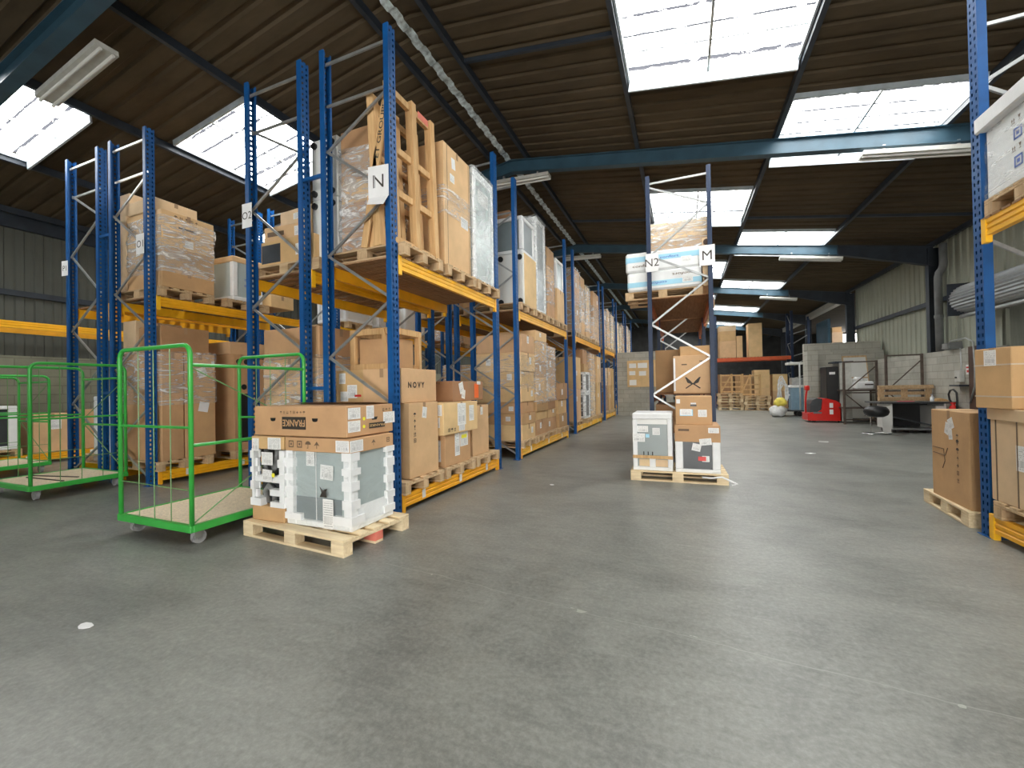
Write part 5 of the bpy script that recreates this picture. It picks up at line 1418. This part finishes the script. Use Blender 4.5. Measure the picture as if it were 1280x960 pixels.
for x in (-.12,-.06,.0):
    m = MB().cyl((0,0,0), (0,0,.05), .007, 6).build('bolt', MT['black'], t); m.location = (x,-.29,.215)
patch(t, '-y', S_, .26, .72, .15, .09, 'paper', lift=-.025); patch(t, '-y', S_, .60, .68, .10, .10, 'paper_b', lift=-.025); patch(t, '-y', S_, .16, .57, .17, .12, 'paper', lift=.001); patch(t, '-y', S_, .38, .60, .05, .05, 'blue_band', 'blue_label', lift=-.026)
t = thing('packed_oven', 'packed machine with a dark panel and carton hood, on the middle pallet', 'appliance', (.165, 6.60, .1445))
w, d, h = .57, .62, .655; S_ = (w, d, h)
MB().box((-w/2+.03,-d/2+.02,.03), (w/2-.03,d/2-.03,h-.03), 0, .008).build('body', MT['charcoal'], t)
for sx in (-1,1):
    x0, x1 = (-w/2,-w/2+.10) if sx < 0 else (w/2-.10,w/2)
    MB().box((x0,-d/2,.05), (x1,d/2,h-.20), 0, .01).build('foam_post', MT['foam'], t)
MB().box((-w/2,-d/2,0), (w/2,d/2,.05), 0, .008).build('foam_base', MT['foam'], t)
MB().box((-w/2-.004,-d/2-.004,h-.23), (w/2+.004,d/2+.004,h), 0, .006).build('carton_hood', MT['card'], t)
patch(t, '-y', S_, .86, .90, .13, .07, 'paper_b', lift=.005); patch(t, '-y', S_, .68, .66, .15, .09, 'paper', spin=.12, lift=.006); patch(t, '-y', S_, .48, .54, .11, .10, 'paper', spin=-.2, lift=.007)
patch(t, '-y', S_, .6, .30, .10, .06, 'red', 'red_mark', lift=-.012); patch(t, '-y', S_, .68, .30, .09, .08, 'paper', lift=-.014)
patch(t, '-y', S_, .2, .9, .14, .03, 'ink_soft', 'printed_line', lift=.005)
S_ = (.47, .5, .40)
c = carton(*S_, (.125, 6.62, .802), 'carton with a black hand slot on the dark-panelled machine', None, .01, 'card')
patch(c, '-y', S_, .30, .42, .17, .09, 'blue_band', 'blue_label'); patch(c, '-y', S_, .29, .44, .15, .085, 'paper', lift=.002); patch(c, '-y', S_, .74, .40, .11, .10, 'paper_b'); patch(c, '-y', S_, .08, .82, .05, .06, 'white_paper')
m = MB().box((-.04,-.002,-.013), (.04,0,.013)).build('hand_hole', MT['black'], c); m.location = (.0,-.25,.27)
m = MB().box((-.035,-.002,-.01), (.035,0,.01)).build('hole_edge', MT['white_paper'], c); m.location = (.0,-.251,.297)
o = MB().path([(.22,6.24,.10),(.32,6.16,.11),(.45,6.12,.14),(.55,6.1,.10),(.62,6.08,.07),(.56,6.08,.05)], .012, 6).build('torn_strap', MT['foam']); tag(o, 'torn white strap hanging from the middle pallet', 'strap')

# ------------------------------------------------------------------ the machine corner by the block wall
# electric pallet stacker, seen from the side, forks towards +x
t = thing('pallet_stacker', 'red electric pallet stacker with a black mast, before the block wall', 'pallet stacker', (4.42, 17.4, 0))
side = [(-.50,.06),(-.50,.30),(-.40,.34),(-.20,.36),(-.10,.44),(-.06,.80),(.02,.82),(.30,.74),(.44,.64),(.46,.06)]
MB().prism([(x,-.36,z) for x, z in side], (0,.72,0)).build('chassis', MT['red'], t)
mb = MB(); mb.prism([(x,-.33,z) for x, z in ((-.42,.34),(-.42,.62),(-.34,.76),(-.22,.82),(-.07,.80),(-.11,.44),(-.2,.36))], (0,.66,0)); mb.build('battery_cover', MT['charcoal'], t)
MB().box((-.34,-.365,.30), (-.1,-.355,.36)).build('grey_step', MT['pipe'], t)
m = MB(); m.path([(-.47,0,.22),(-.47,0,.7),(-.45,0,.95),(-.42,0,1.12)], .03, 8); m.build('tiller', MT['red'], t, True)
m = MB(); m.box((-.48,-.12,1.08), (-.36,.12,1.26), 0, .03); m.build('tiller_head', MT['red'], t)
MB().box((.06,-.34,.62), (.40,.34,1.88), 0, .01).build('mast_cover', MT['black'], t)
for y in (-.36,.30): MB().box((.42,y,.05), (.74,y+.06,2.0)).build('mast_rail', MT['lamp'], t)
MB().box((.30,-.36,2.0), (.8,.36,2.05)).build('mast_head', MT['steel_dark'], t)
MB().box((.14,-.352,1.62), (.30,-.34,1.70)).build('badge', MT['white_paper'], t)
for z in (.58,.36): MB().box((.12,-.366,z-.08), (.22,-.36,z+.08)).build('paper_sticker', MT['paper'], t)
for y in (-.3,.16): MB().box((.45,y,.05), (1.75,y+.14,.11), 0, .01).build('fork', MT['steel_dark'], t)
for x, y in ((-.3,-.3),(-.3,.22),(1.6,-.27),(1.6,.19)): MB().cyl((x,y,.055), (x,y+.08,.055), .055, 14).build('wheel', MT['black'], t)
# old rack frames and table behind
def old_frame(label, x0, x1, y, z1, diag=True):
    t = thing('shelving_unit', label, 'frame', (x0, y, 0), 0, 'old steel rack frames by the block wall')
    w = x1-x0
    for x in (0, w): MB().box((x-.03,-.03,0), (x+.03,.03,z1), 0, .004).build('post', MT['rust'], t)
    for z in (z1-.03, z1*.5, .15): MB().box((.03,-.015,z-.02), (w-.03,.015,z+.02)).build('rail', MT['rust'], t)
    MB().bar((0,0,z1*.5), (w,0,z1*.92), .02, .03).build('brace', MT['rust'], t); MB().bar((0,0,z1*.5), (w,0,.15), .02, .03).build('brace', MT['rust'], t)
    return t
old_frame('old brown rack frame behind the pallet and black counter', 5.56, 6.38, 15.62, 2.14)
old_frame('old brown rack frame holding the white canister shelf', 4.78, 5.62, 16.45, 2.02)
t = thing('steel_table', 'low brown steel shelf table beside the stacker mast', 'table', (5.25, 16.85, 0))
MB().box((-.48,-.34,1.06), (.48,.34,1.11), 0, .006).build('table_top', MT['rust'], t)
for x in (-.44,.44):
    for y in (-.3,.3): MB().box((x-.02,y-.02,0), (x+.02,y+.02,1.06)).build('leg', MT['rust'], t)
MB().box((-.46,-.32,.5), (.46,.32,.53)).build('lower_shelf', MT['rust'], t)
t = thing('canister', 'white plastic canister with a dark label on the shelf table', 'canister', (5.38, 16.8, 1.112))
MB().box((-.24,-.16,0), (.24,.16,.26), 0, .04).build('tank', MT['foam'], t); MB().box((-.24,-.15,.25), (-.02,.15,.40), 0, .05).build('shoulder', MT['foam'], t)
MB().box((.0,-.165,.13), (.22,-.158,.17)).build('dark_label', MT['ink'], t); MB().cyl((.1,0,.26), (.1,0,.30), .04, 12).build('cap', MT['foam'], t)
o = MB().box((-.33,-.02,0), (.33,.02,2.3), 0, .004).build('white_board', MT['white_app']); tag(o, 'pale board leaning against the block wall behind the old frame', 'board'); o.location = (5.78, 18.3, 0); o.rotation_euler = (-.22, 0, 0)
b = MB(); 
for a, c_ in (((-.36,-.03,0),(-.33,.03,2.36)), ((.33,-.03,0),(.36,.03,2.36)), ((-.33,-.03,2.3),(.33,.03,2.36)), ((-.33,-.025,1.52),(.33,-.02,1.56))): b.box(a, c_)
b.build('wooden_edge', MT['pallet_x'], o)
pallet((6.03, 16.1, 0), 'wooden pallet standing on edge behind the black counter', 0, 'full', None, 'pallet_x', .8, 1.2)
p = LABELS['wooden pallet standing on edge behind the black counter']; p.rotation_euler = (-PI/2, 0, 0); p.location = (5.82, 15.12, .84)
t = thing('work_trestle', 'dark trestle carrying the pallet behind the black counter', 'trestle', (5.82, 15.18, 0))
MB().box((-.58,-.14,.38), (.58,.14,.44), 0, .005).build('top_rail', MT['rust'], t)
for x in (-.5,.5): MB().box((x-.03,-.12,0), (x+.03,.12,.38)).build('leg', MT['rust'], t)
# black counter with open front
t = thing('counter', 'black-topped counter with an open dark front and white ends', 'counter', (5.62, 14.35, 0), .06)
MB().box((-.86,-.42,.765), (.74,.42,.81), 0, .006).build('counter_top', MT['charcoal'], t)
MB().box((-.60,-.36,.10), (-.56,.36,.765)).build('end_panel', MT['white_app'], t); MB().box((.50,-.36,.10), (.54,.36,.765)).build('end_panel', MT['white_app'], t)
MB().box((-.56,.33,.10), (.50,.36,.765)).build('back_panel', MT['black'], t); MB().box((-.56,-.36,.08), (.54,.36,.12)).build('bottom_panel', MT['galv'], t)
MB().box((.34,-.35,.12), (.50,.33,.70)).build('drawer_block', MT['white_app'], t)
for z in (.28,.5): MB().box((.345,-.356,z-.05), (.495,-.35,z+.05)).build('dark_gap', MT['charcoal'], t)
MB().bar((-.55,-.2,.42), (.45,-.2,.16), .30, .03).build('fallen_board', MT['charcoal'], t)
for x in (-.5,-.15,.2,.5): MB().box((x-.04,-.3,0), (x+.04,.3,.08)).build('foot', MT['black'], t)
MB().prism([(-.60,-.37,0),(-.74,-.30,.0),(-.80,-.32,.70),(-.60,-.37,.72)], (0,.02,0)).build('side_sheet', MT['white_app'], t)
t = thing('spray_bottle', 'small white bottle standing on the black counter', 'bottle', (6.03, 14.3, .812))
MB().lathe([(.035,0),(.04,.01),(.04,.10),(.015,.14),(.015,.17)], 14).build('bottle_body', MT['foam'], t, True); MB().box((-.03,-.015,.165), (.02,.015,.19), 0, .004).build('nozzle', MT['galv'], t)
o = MB().box((-.16,-.08,0), (.16,.08,.015), 0, .005).build('cloth', MT['pinkcloth']); tag(o, 'flat pink cloth on the black counter', 'cloth'); o.location = (5.45, 14.2, .811)
o = MB().prism([(-.14,-.08,0),(.16,-.08,0),(.12,-.06,.05),(.0,-.06,.08),(-.1,-.06,.05)], (0,.16,0)).build('paper_heap', MT['crate']); tag(o, 'crumpled orange-brown paper on the black counter', 'paper'); o.location = (6.22, 14.4, .811)
# swivel stool
t = thing('swivel_stool', 'black padded stool with a thin chrome leg and hoop', 'stool', (4.62, 13.6, 0))
MB().lathe([(.02,.43),(.15,.44),(.23,.49),(.265,.57),(.25,.64),(.19,.70),(.10,.725),(.02,.73)], 24).build('seat', MT['black'], t, True)
MB().path([(-.24,0,.47),(-.20,0,.5)], .012, 6).build('lever', MT['chrome'], t)
MB().cyl((-.12,0,.02), (-.12,0,.50), .013, 10).build('leg', MT['chrome'], t)
MB().path([(-.3,-.16,.013),(-.12,-.2,.013),(.12,-.18,.013),(.28,-.05,.013),(.2,.12,.013),(0,.2,.013),(-.2,.16,.013),(-.3,0,.013),(-.3,-.16,.013)], .012, 8).build('base_hoop', MT['chrome'], t, True)
# cart with bags, hose coil and bin
t = thing('platform_cart', 'grey platform cart with a tall handle, before the block wall end', 'cart', (4.0, 20.3, 0))
MB().box((-.52,-.35,.20), (.50,.35,.26), 0, .01).build('platform', MT['charcoal'], t)
MB().path([(.36,-.3,.26),(.36,-.3,2.14),(.05,-.3,2.2)], .03, 8).build('handle', MT['foam'], t, True); MB().box((-.02,-.32,2.1), (.5,.3,2.2), 0, .01).build('top_tray', MT['white_app'], t)
for x in (-.38,.34):
    for y in (-.26,.26): MB().cyl((x,y-.03,.1), (x,y+.03,.1), .1, 14).build('wheel', MT['black'], t)
t = thing('waste_bin', 'blue-grey plastic bin with a pale rim on the cart', 'bin', (4.28, 20.25, .262))
MB().prism([(-.22,-.22,0),(.22,-.22,0),(.22,.22,0),(-.22,.22,0)], (0,0,.9)).build('bin_body', MT['bin_blue'], t); MB().box((-.25,-.25,.9), (.25,.25,1.0), 0, .02).build('rim', MT['foam'], t); MB().box((-.2,-.26,1.0), (.2,.2,1.3), 0, .02).build('upper_box', MT['galv'], t)
o = MB().path([(3.76+.02*(k//14)+.15*math.cos(k*.45)*(1+.25*math.sin(k*1.7)), 20.2+.06*math.sin(k*.9)+.012*(k//14), .98+(.66-.06*(k//14))*math.sin(k*.45)+.05*math.sin(k*2.3)) for k in range(98)], .02, 6).build('hose_coil', MT['rag_w'], None, True); tag(o, 'pale hose coil hanging on the grey cart', 'hose')
rb = random.Random(4)
def bag(label, x, y, z, r0, mat):
    mb = MB(); n, m_ = 14, 9; vs = []; fs = []
    for i in range(m_):
        th = PI*i/(m_-1)
        for k in range(n):
            ph = 2*PI*k/n; q = r0*(1+rb.uniform(-.26,.26))
            vs.append((q*math.sin(th)*math.cos(ph), q*math.sin(th)*math.sin(ph), max(0, r0*.75+q*.8*math.cos(th))))
    for i in range(m_-1):
        for k in range(n): fs.append((i*n+k, (i+1)*n+k, (i+1)*n+(k+1) % n, i*n+(k+1) % n))
    mb.add(vs, fs); o = mb.build('plastic_bag', MT[mat], None, True, (x, y, z)); tag(o, label, 'bag')
bag('yellow plastic bag heaped at the cart', 3.62, 19.7, .42, .22, 'rag_y'); bag('white plastic bag slumped on the floor under the yellow one', 3.52, 19.66, 0, .28, 'rag_w')

# ------------------------------------------------------------------ far pallets and the orange rack
k = 0
for col, x in enumerate((2.25, 3.45)):
    for i in range(6 if col == 0 else 5):
        pallet((x+.03*math.sin(i*2.1), 24.5, .1445*i), 'flat pallet %s from the floor in the %s far pile' % (ORD[i], 'wider' if col == 0 else 'second'), 0, 'lite', 'flat pallets piled under the orange beam', 'pallet' if (i+col) % 3 else 'pallet_n', .8, 1.15)
for i, (x, w_, h_) in enumerate(((2.35,1.0,1.0),(3.2,.86,1.1))):
    t = thing('pine_crating', ('wider' if i == 0 else 'taller') + ' pine frame standing on the far pallet piles', 'wooden frame', (x, 24.5, .868 if i == 0 else .7235), 0, 'pine frames on the pallet piles')
    for q in (-w_/2, 0, w_/2): MB().box((q-.04,-.04,0), (q+.04,.04,h_)).build('post', MT['crate'], t)
    for z in (.05, .3, .55, h_-.1): MB().box((-w_/2,-.06,z), (w_/2,-.04,z+.07)).build('rail', MT['crate'], t)
    MB().bar((-w_/2,-.08,.1), (0,-.08,h_), .02, .07).build('brace', MT['crate'], t)
rF = None
t = thing('pallet_rack', 'far rack with a long red-orange beam over the piled pallets', 'rack', (3.6, 26.2, 0))
for x in (-1.85, 1.8):
    for y in (0, 1.0): MB().box((x-.06,y-.05,0), (x+.06,y+.05,5.2)).build('upright', MT['navy_solid'], t)
    for k in range(6): MB().bar((x,0,.3+k*.8), (x,1.0,.3+k*.8+(.8 if k % 2 else -.0)), .03, .04).build('brace', MT['galv'], t)
for y in (-.05, 1.05):
    MB().box((-1.79,y-.03,2.62), (1.74,y+.03,2.80), 0, .004).build('beam', MT['redor'], t)
m = MB()
for i in range(22): m.box((-1.76+i*.16, -.05, 2.80), (-1.64+i*.16, 1.05, 2.82))
m.build('shelf_slats', MT['slat'], t)
GF = 'cartons on the far red-orange rack'
for x, w_, hs in ((2.35,.86,(.95,.55,.3)), (3.72,.66,(1.85,)), (2.95,.3,(1.2,))):
    z = 2.825
    for i, h_ in enumerate(hs):
        carton(w_, .8, h_-.003, (x, 26.7, z), '%s far carton %s on the red-orange beam rack' % ({.86:'wide',.66:'very tall',.3:'slim'}[w_], ORD[i]), GF, 0, ('card_l','card','card_p')[i]); z += h_
for i, (x, w_, hs) in enumerate(((4.0,.75,(1.1,1.0)), (4.85,.7,(.95,.9)), (3.1,.8,(1.0,.8)), (2.2,.8,(1.2,.7)))):
    z = 0
    for j, h_ in enumerate(hs):
        carton(w_, .8, h_-.003, (x, 26.75, z), '%s far carton, column %d from the cart, under the red-orange beam' % ('lower' if j == 0 else 'upper', (2,1,3,4)[i]), 'cartons under the far rack', 0, 'card_l' if i < 2 else 'card_d'); z += h_
# second far rack (dark) and the neighbouring hall
t = thing('pallet_rack', 'dark rack frame standing deep in the hall beside the orange beam', 'rack', (6.0, 27.5, 0))
for x in (-.5, .45):
    for y in (0,): MB().box((x-.06,y-.05,0), (x+.06,y+.05,5.0)).build('upright', MT['navy_solid'], t)
for k in range(7): MB().bar((-.5,0,.3+k*.62), (.45,0,.3+(k+1)*.62) if k % 2 else (.45,0,.3+(k)*.62+.3), .03, .05).build('brace', MT['galv'], t)
t = thing('pallet_rack', 'navy rack with dark red beams beyond the doorway', 'rack', (9.0, 12.2, 0))
for y in (-1.5, 1.3):
    for x in (0, 1.0): MB().box((x-.05,y-.06,0), (x+.05,y+.06,4.4)).build('upright', MT['brown_door'], t)
    for k in range(5): MB().bar((0,y,.3+k*.8), (1.0,y,.7+k*.8), .03, .04).build('brace', MT['rust'], t)
for z in (.9, 1.9, 2.75):
    MB().box((-.08,-1.44,z-.14), (-.03,1.24,z)).build('beam', MT['redor'], t); MB().box((-.03,-1.44,z), (1.0,1.24,z+.02)).build('shelf_board', MT['slat_d'], t)
for i, h_ in enumerate((1.1, 1.1, 1.08, .62)): carton(.46, .5, h_-.003, (7.32, 26.2, sum((1.1,1.1,1.08,.62)[:i])), 'pale carton, %s in the column seen through the opening above the block wall' % ORD[i], 'column of cartons in the neighbouring hall', 0, 'card_p')
carton(.4, .4, .26, (7.32, 26.2, 3.9), 'small brown carton topmost in the opening above the block wall', None, 0, 'card')
# scraps on the floor
for i, (x, y, r_, lb) in enumerate(((-1.72, 5.6, .03, 'small white paper scrap on the floor beside row N'), (2.24, 9.6, .09, 'pale flat scrap on the floor of the wide aisle'), (-3.3, 1.33, .05, 'pale chip on the floor nearest the camera'), (2.95, 11.55, .10, 'pale scrap on the floor before the stacker'))):
    o = MB().prism([(r_*math.cos(a)*(1+.3*math.sin(3*a)), r_*.6*math.sin(a), 0) for a in [k*PI/4 for k in range(8)]], (0,0,.004)).build('paper_scrap', MT['white_paper']); o.location = (x, y, .0005); tag(o, lb, 'scrap')
# ------------------------------------------------------------------ camera, daylight, exposure
cam = bpy.data.cameras.new('camera'); co = bpy.data.objects.new('camera', cam); COL.objects.link(co)
yaw, pit, rol, f_px = .388798, .008966, -.017938, 521.893
fwd = Vector((-math.sin(yaw)*math.cos(pit), math.cos(yaw)*math.cos(pit), math.sin(pit)))
rt = Vector((math.cos(yaw), math.sin(yaw), 0)); up = rt.cross(fwd)
Rv = math.cos(rol)*rt + math.sin(rol)*up; Uv = -math.sin(rol)*rt + math.cos(rol)*up
co.matrix_world = Matrix(((Rv.x,Uv.x,-fwd.x,0),(Rv.y,Uv.y,-fwd.y,0),(Rv.z,Uv.z,-fwd.z,1.3647),(0,0,0,1)))
cam.sensor_fit = 'HORIZONTAL'; cam.sensor_width = 36; cam.lens = 36*f_px/1280; cam.clip_end = 200; cam.clip_start = .02
SC.camera = co

w = bpy.data.worlds.new('overcast_sky'); SC.world = w; w.use_nodes = True
bg = w.node_tree.nodes['Background']; bg.inputs[0].default_value = (1.0,.985,.95,1); bg.inputs[1].default_value = SKY_STRENGTH
def portal(name, loc, rot, sx, sy):
    l = bpy.data.lights.new(name, 'AREA'); l.shape = 'RECTANGLE'; l.size = sx; l.size_y = sy; l.cycles.is_portal = True
    o = bpy.data.objects.new(name, l); COL.objects.link(o); o.location = loc; o.rotation_euler = rot
for x0, x1, y0, y1 in SKY:
    xm = (x0+x1)/2; s = -1 if xm > RX else 1
    portal('daylight_portal', (xm, (y0+y1)/2, zr(xm)+.08), (0, math.atan(SL)*(1 if xm > RX else -1), 0), x1-x0, y1-y0)
portal('daylight_portal', ((DK[0]+DK[1])/2, Y0-.25, DK[2]/2), (PI/2, 0, 0), DK[1]-DK[0], DK[2])
portal('daylight_portal', (12.05, Y1+.25, 4.15), (-PI/2, 0, 0), 1.3, 1.9)
portal('daylight_portal', (9.5, 24.8, 5.35), (0,0,0), 2.6, 3.2)
SC.view_settings.view_transform = 'Standard'; SC.view_settings.look = 'None'
SC.view_settings.exposure = EXPOSURE; SC.view_settings.gamma = 1.0; SC.view_settings.use_curve_mapping = False
SC.cycles.max_bounces = 10; SC.cycles.diffuse_bounces = 6; SC.cycles.transparent_max_bounces = 24; SC.cycles.use_denoising = True
SC.cycles.sample_clamp_indirect = 8
